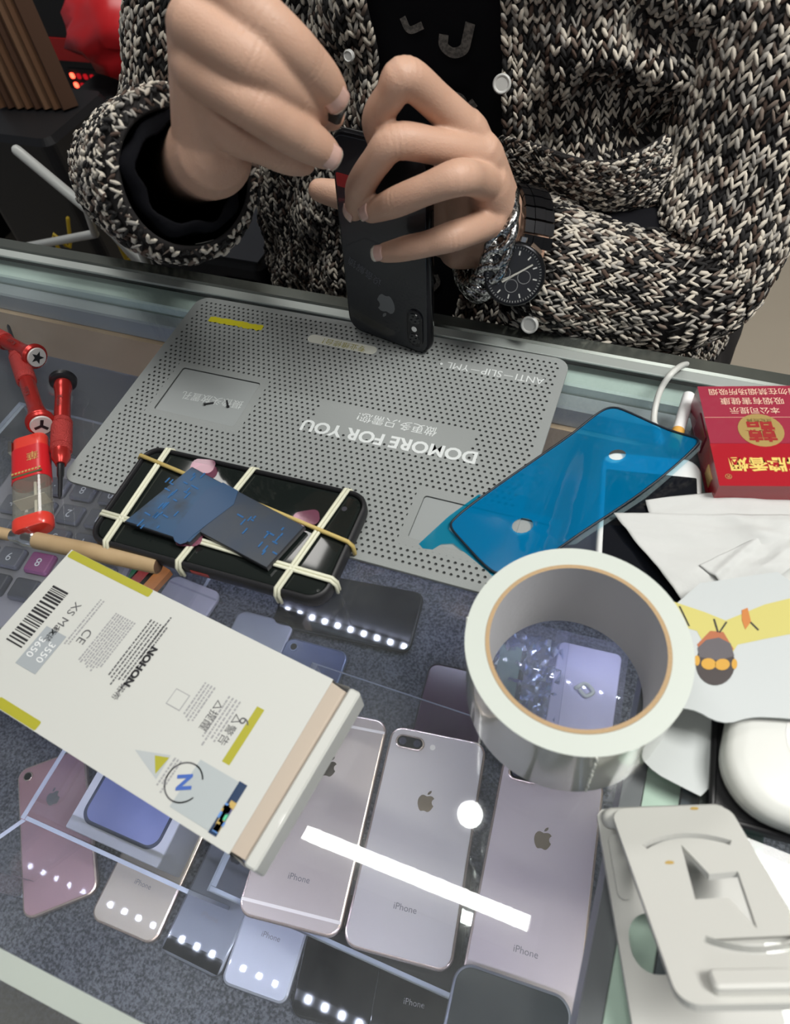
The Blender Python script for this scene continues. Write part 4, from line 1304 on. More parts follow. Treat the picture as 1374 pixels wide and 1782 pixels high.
def driver(label, head, tip, z, full=True, sign=None, tiltdeg=0.0):
    A, B = at(*head, z), at(*tip, z)
    d = B - A
    L = d.length
    t = thing('precision_screwdriver', label, 'screwdriver', (A.x, A.y, z), (0, math.radians(tiltdeg), math.atan2(d.y, d.x)), 'red precision screwdrivers')
    S = L / .118
    f = lambda P: [(x * S, r * 1.30) for x, r in P]
    capm = BLACK if sign is None else RED
    lathe(MB(), f([(0, .0035), (.0006, .0066), (.0018, .0074), (.0030, .0070), (.0036, .0074), (.0050, .0072), (.0062, .0060), (.0066, .0040)])).build('cap', capm, t, True, 35)
    if sign is not None:
        q = lathe(MB(), [(-.0008, .0070), (0, .0074), (.0005, .0074)]).build('cap_badge', mat('badge_silver', (.60, .58, .56), .35, .3), t)
        b = MB()
        if sign == 'star':
            P = [((.0052 if k % 2 == 0 else .0022) * math.cos(math.pi * k / 5), (.0052 if k % 2 == 0 else .0022) * math.sin(math.pi * k / 5)) for k in range(10)]
        else:
            P = []
            for k in range(3):
                a = 2 * math.pi * k / 3
                for rr_, da in ((.0012, -1.05), (.0050, -.22), (.0050, .22)):
                    P.append((rr_ * math.cos(a + da), rr_ * math.sin(a + da)))
        b.add([(-.0010, x, y) for x, y in P], [tuple(range(len(P)))]); b.build('bit_sign', BLACK, q)
    lathe(MB(), f([(.0066, .0046), (.012, .0049), (.014, .0044), (.022, .0040), (.044, .0043), (.046, .0043)])).build('handle', RED, t, True, 40)
    lathe(MB(), f([(.046, .0050), (.047, .0054), (.050, .0054), (.0505, .0048), (.051, .0054), (.071, .0054), (.0715, .0048), (.072, .0054), (.075, .0054), (.076, .0048)])).build('grip', REDK, t, True, 30)
    lathe(MB(), f([(.076, .0048), (.082, .0046), (.085, .0034), (.088, .0026)])).build('collar', RED, t, True, 40)
    lathe(MB(), f([(.088, .0019), (.098, .0017), (.100, .0012), (.115, .0010), (.118, .0003)])).build('blade', BLACK, t, True, 40)
    q = text('Kaisi', .0056, (.030 * S, .0006, .0059), t, mat('engraving', (.10, .02, .02), .5), 0, name='engraving')
    return t


driver('red precision screwdriver with black cap pointing at the viewer side of the mat', (110, 658), (104, 868), .0098)
driver('red screwdriver with a star badge on its end at the left edge', (64, 622), (-75, 545), .0145, sign='star', tiltdeg=3)
t_ = driver('red screwdriver with a three-pointed badge on its end above the lighter', (72, 740), (0, 545), .0165, sign='tri', tiltdeg=4.5)

# ------------------------------------------------------------------ lighter
A, B = at(66, 762, .008), at(72, 920, .008)
d = B - A
lt = thing('lighter', 'red disposable lighter with a clear fuel tank beside the screwdriver', 'lighter', (A.x - .004, A.y - .003, .0004), math.atan2(d.y, d.x))
L_ = d.length
LR = mat('lighter_red', (.62, .045, .030), .28, coat=.3)
LRD = mat('lighter_label', (.50, .015, .020), .3)
ov = lambda w, h: rr(w, h, h * .48, 6)


def xslab(fn, rings, name, m_, parent, smooth=False):
    """slab extruded along local x: outline in (y, z)"""
    b = MB().slab(fn, rings); b.V = [(z, x, y + .0072) for x, y, z in b.V]
    b.F = [f for f in b.F]
    return b.build(name, m_, parent, smooth, 40)


xslab(rr(.023, .0120, .0055, 6), [(.001, .0), (0, .001), (0, .010), (0, .012)], 'valve_head', LR, lt)
MB().box(.0005, .0105, -.0135, -.0110, .003, .012).build('metal_guard', SILVER, lt)
xslab(rr(.0252, .0140, .0065, 6), [(0, .012), (0, L_ * .50)], 'label_sleeve', LRD, lt)
xslab(rr(.0246, .0134, .0062, 6), [(0, L_ * .50), (0, L_ * .90)], 'fuel_tank', CLEARTANK, lt)
xslab(rr(.0252, .0142, .0066, 6), [(0, L_ * .895), (0, L_ * .975), (.0015, L_)], 'base', LR, lt)
b = MB(); b.tube([(L_ * .5, .002, .0072), (L_ * .89, .002, .0072)], .0011, 8); b.build('fuel_wick', mat('wick', (.75, .74, .66), .5), lt, True)
MB().box(L_ * .695, L_ * .70, -.010, .010, .002, .0125).build('tank_divider', mat('tank_wall', (.6, .58, .52), .3), lt)
text('華', .0085, (L_ * .27, .004, .0144), lt, GOLD, -math.pi / 2)
q = MB()
for i in range(9):
    q.box(L_ * .42, L_ * .44, -.010 + i * .0022, -.0085 + i * .0022, .01425, .0144)
q.build('gold_border', GOLD, lt)
MB().box(L_ * .455, L_ * .475, -.010, .010, .01425, .0144).build('green_band', mat('dark_green', (.06, .08, .03), .5), lt)

# ------------------------------------------------------------------ wooden stick with metal ferrule
A, B = at(50, 938, .006), at(276, 984, .006)
d = B - A
st = thing('wooden_stick', 'round wooden stick with metal ferrule beside the battery box corner', 'stick', (A.x, A.y, .0062), math.atan2(d.y, d.x))
L_ = d.length
STK = mat('stick_wood', (.46, .33, .19), .6, noise=(40, .25, (.36, .25, .13)))
lathe(MB(), [(.004, .0048), (.006, .0054), (L_ - .001, .0055), (L_, .0052)], 20).build('shaft', STK, st, True, 40)
lathe(MB(), [(L_, .0051), (L_ + .0004, .0035)], 20).build('end_grain', mat('end_grain', (.11, .06, .035), .8), st)
lathe(MB(), [(-.012, .0040), (-.004, .0046), (-.003, .0052), (0, .0056), (.002, .0052), (.004, .0056), (.0055, .0052)], 20).build('ferrule', SILVER, st, True, 30)
lathe(MB(), [(-.075, .0030), (-.060, .0042), (-.012, .0038)], 16).build('thin_end', STK, st, True, 40)

# ------------------------------------------------------------------ white phone with cable under the tissue
cz = .0080
A = at(1226, 822, cz); angw = math.radians(14)
A, Bq = at(1228, 822, cz), at(1050, 905, cz)
wt_, hh_ = .0586, .1200
# its bottom edge faces the seller; local y points to the viewer side
cx_, cy_ = .2235, -.0335
wp = thing('smartphone', 'white phone with black screen lying face up under tissue and blue sheet', 'phone', (cx_, cy_, .0004), math.radians(9))
MB().slab(rr(wt_, hh_, .0105, 8), [(.002, 0), (0, .002), (0, .005), (.0008, .0064), (.002, .0070)]).build('frame', mat('white_phone', (.74, .76, .75), .25), wp, True, 45)
MB().slab(rr(wt_ - .0065, .0900, .0008, 2), [(0, .0070), (0, .0072)]).build('display', BLACKGLOSS, wp)
MB().slab(circ(.0052, 24, 0, .0525), [(0, .0069), (0, .0071)]).build('home_button', mat('home_ring', (.6, .62, .62), .3), wp)
cb_ = thing('charging_cable', 'white charging cable plugged into the white phone and looping over the trim', 'cable', (0, 0, 0))
pl0 = at(1145, 758, .006)
P = [tuple(at(1146, 768, .0055)), tuple(at(1138, 740, .006)), tuple(at(1139, 712, .009)), tuple(at(1150, 676, .016)), tuple(at(1172, 646, .022)), tuple(aty(1195, 634, .118)), tuple(aty(1212, 648, .140)), (.245, .165, -.06), (.25, .18, -.2), (.25, .2, -.89)]
b = MB(); b.tube(catmull(P, 7), .0020, 10); b.build('cord', WHITEPL, cb_, True)
b = MB(); b.tube([P[0], P[1]], [.0038, .0026], 10); b.build('strain_relief', WHITEPL, cb_, True)

# ------------------------------------------------------------------ cigarette
A, B = at(1198, 688, .0042), at(1172, 776, .0042)
d = B - A
cg = thing('cigarette', 'loose white cigarette with orange filter beside the red pack', 'cigarette', (A.x, A.y, .0042), math.atan2(d.y, d.x))
L_ = d.length
lathe(MB(), [(0, .0034), (.0002, .0038), (L_ * .70, .0038)], 20).build('paper', mat('cig_paper', (.78, .78, .78), .7), cg, True, 40)
lathe(MB(), [(L_ * .70, .0039), (L_ * 1.12, .0039), (L_ * 1.123, .0035)], 20).build('filter', mat('cig_filter', (.68, .36, .07), .6), cg, True, 40)

# ------------------------------------------------------------------ red cigarette pack
hz = .0225
C0, C1 = at(1212, 673, hz), at(1251, 846, hz)
d = C0 - C1
ang = math.atan2(d.y, d.x) - math.pi / 2
cp = thing('cigarette_pack', 'red hard cigarette pack with gold emblem seen upside down at the right', 'cigarette pack', (C1.x, C1.y, .0004), ang)
PWd, PHt = .056, d.length
CPR = mat('pack_red', (.36, .012, .022), .22, coat=.5); CPM = mat('pack_maroon', (.30, .028, .055), .25, coat=.5)
s1 = PHt * .40; s2 = PHt * .665
MB().slab(poly([(0, 0), (PWd, 0), (PWd, s1), (0, s1)]), [(0, 0), (0, hz)]).build('lid', CPR, cp)
MB().slab(poly([(.0003, s1 + .0003), (PWd - .0003, s1 + .0003), (PWd - .0003, PHt), (.0003, PHt)]), [(0, 0), (0, hz - .0002)]).build('body', CPM, cp)
MB().box(.0003, PWd - .0003, s2 - .0003, s2 + .0002, hz - .0002, hz).build('rule', mat('pack_rule', (.55, .25, .2), .4), cp)
q = MB().slab(circ(.0128, 28), [(0, hz - .0002), (0, hz + .0001)]).build('emblem', GOLD, cp); q.location = (.0305, (s1 + s2) / 2, 0)
text('囍', .0165, (0, 0, hz + .0002), q, mat('emblem_red', (.30, .02, .02), .4), math.pi, bold=.0004)
text('双喜牌香烟', .0105, (.034, s1 * .52, hz + .0002), cp, mat('gold_print', (.80, .60, .16), .4, .2), math.pi, bold=.0003)
text('®', .005, (.006, s1 * .22, hz + .0002), cp, GOLD, math.pi)
SG = mat('pink_gold_print', (.78, .52, .40), .4)
text('本公司提示', .0058, (.030, s2 + (PHt - s2) * .22, hz + .0001), cp, SG, math.pi)
text('吸烟有害健康', .0062, (.030, s2 + (PHt - s2) * .52, hz + .0001), cp, SG, math.pi)
text('请勿在禁烟场所吸烟', .0058, (.032, s2 + (PHt - s2) * .82, hz + .0001), cp, SG, math.pi)
text('世纪经典', .0036, (.031, s2 - .0028, hz + .0001), cp, GOLD, math.pi)
b = MB().box(-.0003, .0002, s1 * 1.25, s1 * 1.9, .004, hz - .004).build('side_panel_print', mat('side_print', (.16, .01, .03), .4), cp)
MB().box(-.00035, .0001, s1 * .35, s1 * .7, .006, hz - .008).build('side_seal', GOLD, cp)

# ------------------------------------------------------------------ crumpled white tissue
TIS = mat('tissue_paper', (.54, .55, .54), .85, bump=(250, .25))


def tissue(name, label, corners, z0, amp, seed, n=40, ridge=10, lift=None):
    r = np.random.default_rng(seed)
    a, b_, c_, d_ = [np.array(at(*p, z0)) for p in corners]
    U, Vv = np.meshgrid(np.linspace(0, 1, n), np.linspace(0, 1, n))
    P = (1 - U)[..., None] * ((1 - Vv)[..., None] * a + Vv[..., None] * d_) + U[..., None] * ((1 - Vv)[..., None] * b_ + Vv[..., None] * c_)
    Z = np.zeros_like(U)
    for _ in range(ridge):
        dd = r.normal(size=2); dd /= np.linalg.norm(dd)
        ph = (U - .5) * dd[0] + (Vv - .5) * dd[1] - r.uniform(-.5, .5)
        Z += r.uniform(.25, 1) * np.maximum(0, 1 - np.abs(ph) / r.uniform(.05, .28)) ** 1.2
    P[..., 2] += Z * amp
    if lift is not None:
        P[..., 2] += lift(U, Vv)
    F = [(j * n + i, j * n + i + 1, (j + 1) * n + i + 1, (j + 1) * n + i) for j in range(n - 1) for i in range(n - 1)]
    return P.reshape(-1, 3), F


ts = thing('tissue', 'crumpled white paper tissue folded into layers at the right', 'tissue', (0, 0, 0))
V, F = tissue('lower_layer', '', ((1122, 872), (1400, 838), (1430, 990), (1150, 960)), .0095, .0010, 21)
o = mesh('lower_layer', V, F, TIS, ts, True); o.modifiers.new('t', 'SOLIDIFY').thickness = .0003
V, F = tissue('upper_layer', '', ((1066, 896), (1420, 905), (1440, 1060), (1205, 1072)), .0120, .0022, 24, 48, 14)
o = mesh('upper_layer', V, F, TIS, ts, True); o.modifiers.new('t', 'SOLIDIFY').thickness = .0003
V, F = tissue('folded_corner', '', ((1215, 985), (1330, 930), (1440, 940), (1300, 1050)), .0165, .0020, 31, 36, 9)
o = mesh('folded_corner', V, F, TIS, ts, True); o.modifiers.new('t', 'SOLIDIFY').thickness = .0003

# ------------------------------------------------------------------ die-cut picture card and plain white card
cd_ = thing('picture_card', 'white die-cut card printed with a figure in a yellow jacket under the tissue', 'card', (0, 0, 0))
CZ0 = .0272
CARDW = mat('card_white', (.47, .50, .505), .5)
pp = lambda L: [tuple(at(*p, CZ0))[:2] for p in L]
flat('card', smooth_poly(ccw(pp([(1150, 1025), (1420, 985), (1430, 1255), (1330, 1247), (1300, 1249), (1268, 1259), (1240, 1253), (1215, 1238), (1190, 1232), (1150, 1232)])), 1), CZ0 - .001, CARDW, cd_, .001)
YJ = mat('jacket_yellow', (.52, .47, .14), .6)
flat('jacket', pp([(1150, 1040), (1225, 1065), (1262, 1080), (1330, 1052), (1420, 1030), (1420, 1095), (1330, 1112), (1283, 1122), (1270, 1142), (1250, 1105), (1228, 1128), (1212, 1098), (1165, 1085)]), CZ0 + .0001, YJ, cd_)
flat('collar', pp([(1212, 1122), (1235, 1098), (1258, 1100), (1276, 1130), (1262, 1140), (1236, 1115), (1222, 1140)]), CZ0 + .0002, mat('collar_orange', (.38, .12, .05), .6), cd_)
flat('head', pp(ell(1244, 1155, 34, 38, 0, 26)), CZ0 + .0003, mat('hair_dark', (.045, .035, .035), .6), cd_)
flat('visor', pp([(1213, 1128), (1228, 1114), (1250, 1110), (1270, 1120), (1277, 1142), (1250, 1150), (1216, 1144)]), CZ0 + .0004, mat('visor_grey', (.10, .09, .10), .6), cd_)
FACE = mat('face_amber', (.55, .30, .04), .6)
flat('glasses', pp(ell(1232, 1156, 13, 10, .1)), CZ0 + .0005, FACE, cd_); flat('glasses', pp(ell(1256, 1157, 13, 10, -.1)), CZ0 + .0005, FACE, cd_)
flat('ear', pp(ell(1212, 1150, 5, 9, 0)), CZ0 + .0004, FACE, cd_); flat('ear', pp(ell(1277, 1156, 5, 9, 0)), CZ0 + .0004, FACE, cd_)
for L in ([(1290, 1062), (1300, 1058), (1306, 1082), (1296, 1096), (1290, 1080)],):
    flat('patch', pp(L), CZ0 + .0003, mat('patch_orange', (.50, .18, .04), .6), cd_)
for L in ([(1240, 1078), (1243, 1077), (1250, 1100), (1247, 1101)], [(1262, 1082), (1265, 1083), (1252, 1102), (1250, 1100)], [(1306, 1082), (1320, 1096), (1318, 1098), (1304, 1084)], [(1180, 1055), (1183, 1055), (1200, 1090), (1197, 1090)]):
    flat('ink_line', pp(L), CZ0 + .0003, INKB, cd_)
wc = flat('white_card', smooth_poly(ccw([tuple(at(*p, .004))[:2] for p in ((1130, 1232), (1200, 1222), (1258, 1228), (1250, 1300), (1232, 1392), (1180, 1366), (1140, 1345), (1116, 1320), (1118, 1290))]), 1), .0030, mat('card_grey_white', (.50, .53, .53), .55), None, .0008)
tag(wc, 'plain white card with rounded corner lying between tape roll and black tray', 'card')

# ------------------------------------------------------------------ black tray and white rounded device
bk = [at(1240, 1240, .006), at(1232, 1425, .006)]
d = bk[0] - bk[1]
trx = thing('black_tray', 'matt black tray at the right edge carrying a white rounded device', 'tray', (bk[1].x, bk[1].y, .0004), math.atan2(d.y, d.x) - math.pi / 2)
MB().slab(lambda i: [(x + .055, y + .046) for x, y in rr(.11, .092, .004)(i)], [(0, 0), (0, .0052), (.0012, .006), (.0022, .006), (.003, .005)]).build('body', mat('tray_black', (.010, .010, .012), .4), trx)
wd = thing('wireless_charger', 'white rounded plastic device with soft corners on the black tray', 'charger', (0, 0, 0))
ec = at(1253, 1262, .020); ed = at(1256, 1340, .020)
wd.location = (ec.x + .0465, ec.y + .006, .0060); wd.rotation_euler.z = math.radians(-3)
MB().slab(rr(.086, .083, .026, 10), [(.003, 0), (.0008, .002), (0, .006), (0, .011), (.001, .014), (.004, .0160), (.009, .0166)]).build('shell', WHITEPL, wd, True, 60)
MB().slab(rr(.08605, .08305, .026, 10), [(0, .0070), (-.0001, .0073), (0, .0076)], capb=False, capt=False).build('seam', INKL, wd)
MB().slab(circ(.020, 32), [(0, .0165), (0, .0168)]).build('pad_ring', mat('pad_white', (.66, .66, .64), .5), wd)

# ------------------------------------------------------------------ white folding phone stand
S0, S1 = at(1036, 1410, .002), at(1262, 1402, .002)
d = S1 - S0
ang = math.atan2(d.y, d.x)
sw = d.length
sd = thing('phone_stand', 'white folding phone stand with a lightning bolt cut out of its plate', 'phone stand', (S0.x, S0.y, .0004), ang)
WS = mat('stand_white', (.57, .57, .54), .45)


def cut_plate(outer, holes, th, name, m_, parent):
    """plate with real openings: filled top and bottom, walls round every outline"""
    bm = bmesh.new()
    for z, flip in ((0, True), (th, False)):
        es = []
        for L in [outer] + list(holes):
            vs = [bm.verts.new((x, y, z)) for x, y in L]
            es += [bm.edges.new((vs[i], vs[(i + 1) % len(vs)])) for i in range(len(vs))]
        r = bmesh.ops.triangle_fill(bm, edges=es, use_beauty=True)
        fs = [g_ for g_ in r['geom'] if isinstance(g_, bmesh.types.BMFace)]
        for f_ in fs:
            if (f_.normal.z > 0) == flip:
                f_.normal_flip()
    for L in [outer] + list(holes):
        for i in range(len(L)):
            a, b_ = L[i], L[(i + 1) % len(L)]
            vs = [bm.verts.new((*a, 0)), bm.verts.new((*b_, 0)), bm.verts.new((*b_, th)), bm.verts.new((*a, th))]
            bm.faces.new(vs)
    bmesh.ops.remove_doubles(bm, verts=bm.verts, dist=1e-6)
    bmesh.ops.recalc_face_normals(bm, faces=bm.faces)
    me = bpy.data.meshes.new(name); bm.to_mesh(me); bm.free(); me.materials.append(m_)
    return link(bpy.data.objects.new(name, me), parent)


def shift(L, dx, dy):
    return [(x + dx, y + dy) for x, y in L]


base_out = shift(rr(sw, .098, .004, 4)(0), sw / 2, -.049)
slot = shift(rr(.022, .022, .0095, 6)(0), .0155, -.0530)
cut_plate(base_out, [slot], .0035, 'base', WS, sd)
MB().slab(rr(.0065, .026, .003), [(0, .0035), (0, .0055)]).build('rib', WS, sd).location = (.006, -.024, 0)
b = MB(); b.tube([(.006, -.0045, .0052), (sw - .006, -.0045, .0052)], .0046, 14); b.build('hinge', WS, sd, True)
pl_w, pl_h = sw - .007, .092
out = shift(rr(pl_w, pl_h, .007, 6)(0), pl_w / 2, -pl_h / 2)


def arc_slot(cx, cy, r, a0, a1, w_, n=12):
    o_ = [(cx + (r + w_) * math.cos(math.radians(a0 + (a1 - a0) * k / n)), cy + (r + w_) * math.sin(math.radians(a0 + (a1 - a0) * k / n))) for k in range(n + 1)]
    i_ = [(cx + r * math.cos(math.radians(a0 + (a1 - a0) * k / n)), cy + r * math.sin(math.radians(a0 + (a1 - a0) * k / n))) for k in range(n, -1, -1)]
    return o_ + i_


bolt = [(.0235, -.0225), (.0290, -.0385), (.0405, -.0375), (.0365, -.0640), (.0320, -.0500), (.0195, -.0505)]
up_arc = arc_slot(.0265, -.050, .0310, 58, 124, .0030)
lo_arc = arc_slot(.0340, -.0400, .0310, 238, 305, .0032)
plate_ = cut_plate(out, [bolt, up_arc, lo_arc], .0030, 'plate', WS, sd)
plate_.location = (.0050, -.0035, .0085); plate_.rotation_euler = (math.radians(-38), 0, 0)
q = MB().slab(rr(.028, .007, .002), [(0, 0), (0, .0035), (.001, .0045)]).build('ledge', WS, plate_); q.location = (pl_w / 2, -pl_h + .006, .003)
# small stains
for x, y in ((.036, -.0015), (.0155, -.032)):
    q = flat('stain', smooth_poly([(-.0022, -.0008), (.0016, -.0012), (.0024, .0006), (-.0006, .0011)], 2), .0031, mat('stain_ochre', (.50, .34, .10), .6), plate_); q.location = (x, y, 0)

# ================================================================== the person behind the counter
SKIN = mat('skin', (.55, .345, .25), .5, sss=.10, noise=(45, .28, (.51, .305, .215)), bump=(900, .25))
NAIL = mat('nail', (.62, .40, .34), .22, coat=.4)
NAILTIP = mat('nail_tip', (.74, .68, .58), .3)
ps = thing('person', 'person in a black and cream knitted cardigan working on a phone behind the counter', 'person', (0.015, 0.385, FLOOR_Z))
PO = Vector((0.015, 0.385, FLOOR_Z))


def pl(o):
    """geometry was written in world coordinates: hang it on the person"""
    o.parent = ps
    o.location = o.location - PO
    return o


def hand_pieces(fingers, extra):
    V, F = [], []
    for path, radii in list(fingers) + list(extra):
        P = catmull([tuple(p) for p in path], 6)
        R = [x[0] for x in catmull([(r, 0, 0) for r in radii], 6)]
        v, f = tube_geo(P, R, 28)
        n0 = len(V); V += v; F += [tuple(i + n0 for i in q) for q in f]
    return V, F


# --- left hand (at the right of the picture): fingers over the phone's back, thumb behind it
Y = aty
Lf = [
    ([Y(808, 225, .112), Y(760, 178, .100), Y(704, 133, .0845), Y(680, 165, .082), Y(657, 205, .084), Y(660, 240, .089), Y(668, 262, .093)], [.0112, .0098, .0098, .0086, .0088, .0078, .0068]),
    ([Y(838, 268, .112), Y(765, 256, .090), Y(690, 246, .0745), Y(655, 280, .0715), Y(628, 322, .0745), Y(622, 348, .080), Y(617, 366, .0845)], [.0114, .0096, .0097, .0086, .0088, .0077, .0067]),
    ([Y(850, 320, .110), Y(825, 312, .088), Y(797, 309, .0705), Y(745, 328, .064), Y(695, 349, .0640), Y(668, 360, .069), Y(645, 368, .0745)], [.0108, .0094, .0098, .0085, .0086, .0078, .0069]),
    ([Y(850, 385, .108), Y(820, 400, .088), Y(785, 412, .0735), Y(745, 424, .068), Y(712, 431, .0660), Y(690, 436, .067), Y(668, 440, .0695)], [.0104, .0088, .0088, .0076, .0076, .0070, .0060]),
    ([Y(840, 430, .130), Y(770, 412, .133), Y(705, 385, .1285), Y(640, 352, .122), Y(600, 341, .1185), Y(556, 331, .116)], [.0150, .0135, .0110, .0100, .0098, .0078]),
]
wr = Y(862, 408, .128)
fa = Vector((.108, .155, .040))
Lx = [([wr + Vector((0, .004, .010)), (Y(838, 268, .112))], [.0180, .0125]), ([wr, Y(850, 320, .110)], [.0200, .0130]), ([wr, Y(850, 385, .108)], [.0200, .0125]),
      ([wr + Vector((0, .008, .008)), Y(812, 228, .113)], [.0170, .0122]), ([wr + Vector((-.004, .004, -.006)), Y(800, 430, .122)], [.0180, .0150]),
      ([Y(820, 300, .118), Y(815, 400, .122)], [.0150, .0160]), ([Y(800, 260, .112), Y(775, 330, .122), Y(790, 410, .124)], [.0100, .0120, .0150]),
      ([wr, (wr + fa) / 2, fa, fa + Vector((.04, .014, -.016))], [.0230, .0225, .0240, .0270]),
      ([wr + Vector((.0, .006, -.010)), fa + Vector((.0, .006, -.010))], [.0200, .0220])]
# --- right hand (left in the picture): pinching a tiny part above the phone's end
D = atd
Rf = [
    ([D(360, -45, .400), D(405, -8, .390), D(445, 30, .384), D(500, 78, .385), D(530, 110, .392), D(558, 140, .402), D(576, 162, .410)], [.0132, .0124, .0122, .0112, .0110, .0102, .0086]),
    ([D(340, 45, .396), D(385, 72, .384), D(432, 104, .380), D(478, 138, .386), D(508, 162, .396), D(530, 183, .408), D(546, 200, .420)], [.0132, .0122, .0120, .0108, .0106, .0098, .0082]),
    ([D(345, 118, .398), D(392, 150, .387), D(440, 182, .383), D(485, 214, .389), D(515, 234, .397), D(545, 252, .405), D(566, 266, .412)], [.0128, .0118, .0116, .0108, .0106, .0098, .0082]),
    ([D(352, 185, .408), D(385, 212, .404), D(420, 236, .402), D(455, 252, .406), D(480, 264, .411), D(505, 275, .417), D(526, 282, .423)], [.0118, .0106, .0104, .0094, .0092, .0086, .0072]),
    ([D(375, 120, .440), D(420, 110, .446), D(470, 130, .444), D(520, 160, .438), D(550, 182, .434), D(574, 200, .430)], [.0150, .0138, .0112, .0104, .0098, .0080]),
]
wr2 = D(366, 268, .425)
fa2 = aty(296, 312, .13)
f2a = wr2.lerp(fa2, .35); f2b = wr2.lerp(fa2, .7)
Rx = [([wr2, D(345, 118, .400)], [.0190, .0128]), ([wr2 + Vector((0, 0, .004)), D(340, 45, .398)], [.0180, .0130]), ([wr2, D(352, 185, .410)], [.0190, .0118]),
      ([D(360, 240, .420), D(362, -40, .404)], [.0150, .0130]), ([D(365, 160, .425), D(395, 60, .425)], [.0150, .0140]), ([wr2, D(380, 130, .438)], [.0190, .0150]),
      ([wr2, f2a, f2b, fa2], [.0220, .0220, .0240, .0280])]


def wrinkle(me_, fingers):
    """shallow skin creases across the finger joints"""
    n = len(me_.vertices)
    co = np.zeros(n * 3, np.float32); me_.vertices.foreach_get('co', co); co = co.reshape(-1, 3)
    no = np.zeros(n * 3, np.float32); me_.vertices.foreach_get('normal', no); no = no.reshape(-1, 3)
    for path, radii in fingers:
        Pp = [np.array(p) for p in path]
        for k, amp in ((2, .00024), (4, .00018)):
            if k + 1 >= len(Pp): continue
            ax_ = Pp[k + 1] - Pp[k - 1]; ax_ /= np.linalg.norm(ax_)
            d = co - Pp[k]; al = d @ ax_; rad = np.linalg.norm(d - al[:, None] * ax_, axis=1)
            m_ = np.exp(-(al / .0042) ** 2) * (rad < radii[k] * 1.35)
            co -= no * (amp * m_ * (0.5 + 0.5 * np.cos(al * 2 * np.pi / .0034)))[:, None]
    me_.vertices.foreach_set('co', co.ravel()); me_.update()


hands = []
for fg, exx in ((Lf, Lx), (Rf, Rx)):
    V, F = hand_pieces(fg, exx)
    hands.append(remesh_voxel(V, F, .0010, 9, .5)); wrinkle(hands[-1], fg)

# --- rest of the body (mostly under clothes)
V, F = [], []


def add_tube(P, R, n=16, fl=1.0):
    v, f = tube_geo(P, R, n, 'round', fl)
    n0 = len(V); V.extend(v); F.extend([tuple(i + n0 for i in q) for q in f])


SHL, SHR = Vector((.205, .375, .430)), Vector((-.165, .375, .430))
ELL, ELR = Vector((.214, .208, .012)), aty(246, 305, .235)
add_tube([(.015, .40, -.10), (.015, .395, .1), (.015, .385, .3), (.015, .38, .42)], [.11, .115, .12, .10], 20)
add_tube([(-.06, .40, -.05), (-.07, .385, .3), (-.09, .38, .40)], [.09, .10, .075]); add_tube([(.09, .40, -.05), (.10, .385, .3), (.12, .38, .40)], [.09, .10, .075])
UAR = [aty(326, 165, .285), Vector((-.185, .350, .26))]
add_tube([SHR, UAR[1], UAR[0], ELR, ELR.lerp(fa2, .35), ELR.lerp(fa2, .7)], [.052, .044, .040, .038, .030, .022]); add_tube([SHL, Vector((.238, .335, .26)), Vector((.240, .285, .14)), ELL, ELL.lerp(fa, .5), fa + Vector((.02, .01, 0))], [.052, .042, .038, .034, .032, .027])
add_tube([SHR, (.015, .38, .45), SHL], [.06, .07, .06])
add_tube([(.015, .375, .45), (.012, .345, .56)], [.056, .052])
HC = Vector((.010, .300, .665))
add_tube([HC + Vector((0, .02, -.045)), HC + Vector((0, .015, .04))], [.072, .078], 20)
add_tube([HC + Vector((0, -.040, -.060)), HC + Vector((0, -.030, .02))], [.040, .058], 16)
add_tube([HC + Vector((0, -.088, -.030)), HC + Vector((0, -.082, .010))], [.012, .007], 10)
for s in (-1, 1):
    add_tube([HC + Vector((s * .074, .012, -.022)), HC + Vector((s * .078, .018, .018))], [.011, .014], 10)
add_tube([HC + Vector((-.02, -.070, -.062)), HC + Vector((.02, -.070, -.062))], [.009, .009], 10)
body0 = remesh_voxel(V, F, .009, 6, .5)
bm = bmesh.new()
for mm_ in [body0] + hands:
    bm.from_mesh(mm_)
me = bpy.data.meshes.new('body'); bm.to_mesh(me); bm.free()
me.materials.clear(); me.materials.append(SKIN)
me.polygons.foreach_set('use_smooth', np.ones(len(me.polygons), bool))
bo = bpy.data.objects.new('body', me); col.objects.link(bo); pl(bo)
# eyes, hair, trousers, shoes
for s in (-1, 1):
    b = MB(); v, f = tube_geo([tuple(HC + Vector((s * .030, -.0795, -.008))), tuple(HC + Vector((s * .030, -.0790, -.0075)))], [.009, .009], 12); b.add(v, f); pl(b.build('eye', mat('eye_dark', (.03, .02, .015), .2), None, True))
b = MB(); V2, F2 = [], []
for i in range(15):
    ph = math.pi * .58 * i / 14
    for k in range(32):
        a = 2 * math.pi * k / 32
        cut = 1.0 if math.sin(a) > -.3 else .74
        p_ = ph * cut
        r_h = 1 + .025 * math.sin(9 * a + 3 * i)
        V2.append(HC + Vector((.086 * math.sin(p_) * math.cos(a) * r_h, .018 + .100 * math.sin(p_) * math.sin(a) * r_h, .030 + .096 * math.cos(p_) * r_h)))
for i in range(14):
    for k in range(32):
        F2.append((i * 32 + k, i * 32 + (k + 1) % 32, (i + 1) * 32 + (k + 1) % 32, (i + 1) * 32 + k))
hr_ = mesh('hair', V2, F2, mat('hair_black', (.012, .010, .010), .5), None, True); hr_.modifiers.new('t', 'SOLIDIFY').thickness = .006; pl(hr_)
V, F = [], []
for s in (-1, 1):
    add_tube([(.015 + s * .075, .40, -.02), (.015 + s * .09, .40, -.4), (.015 + s * .09, .42, -.84)], [.10, .075, .058], 18)
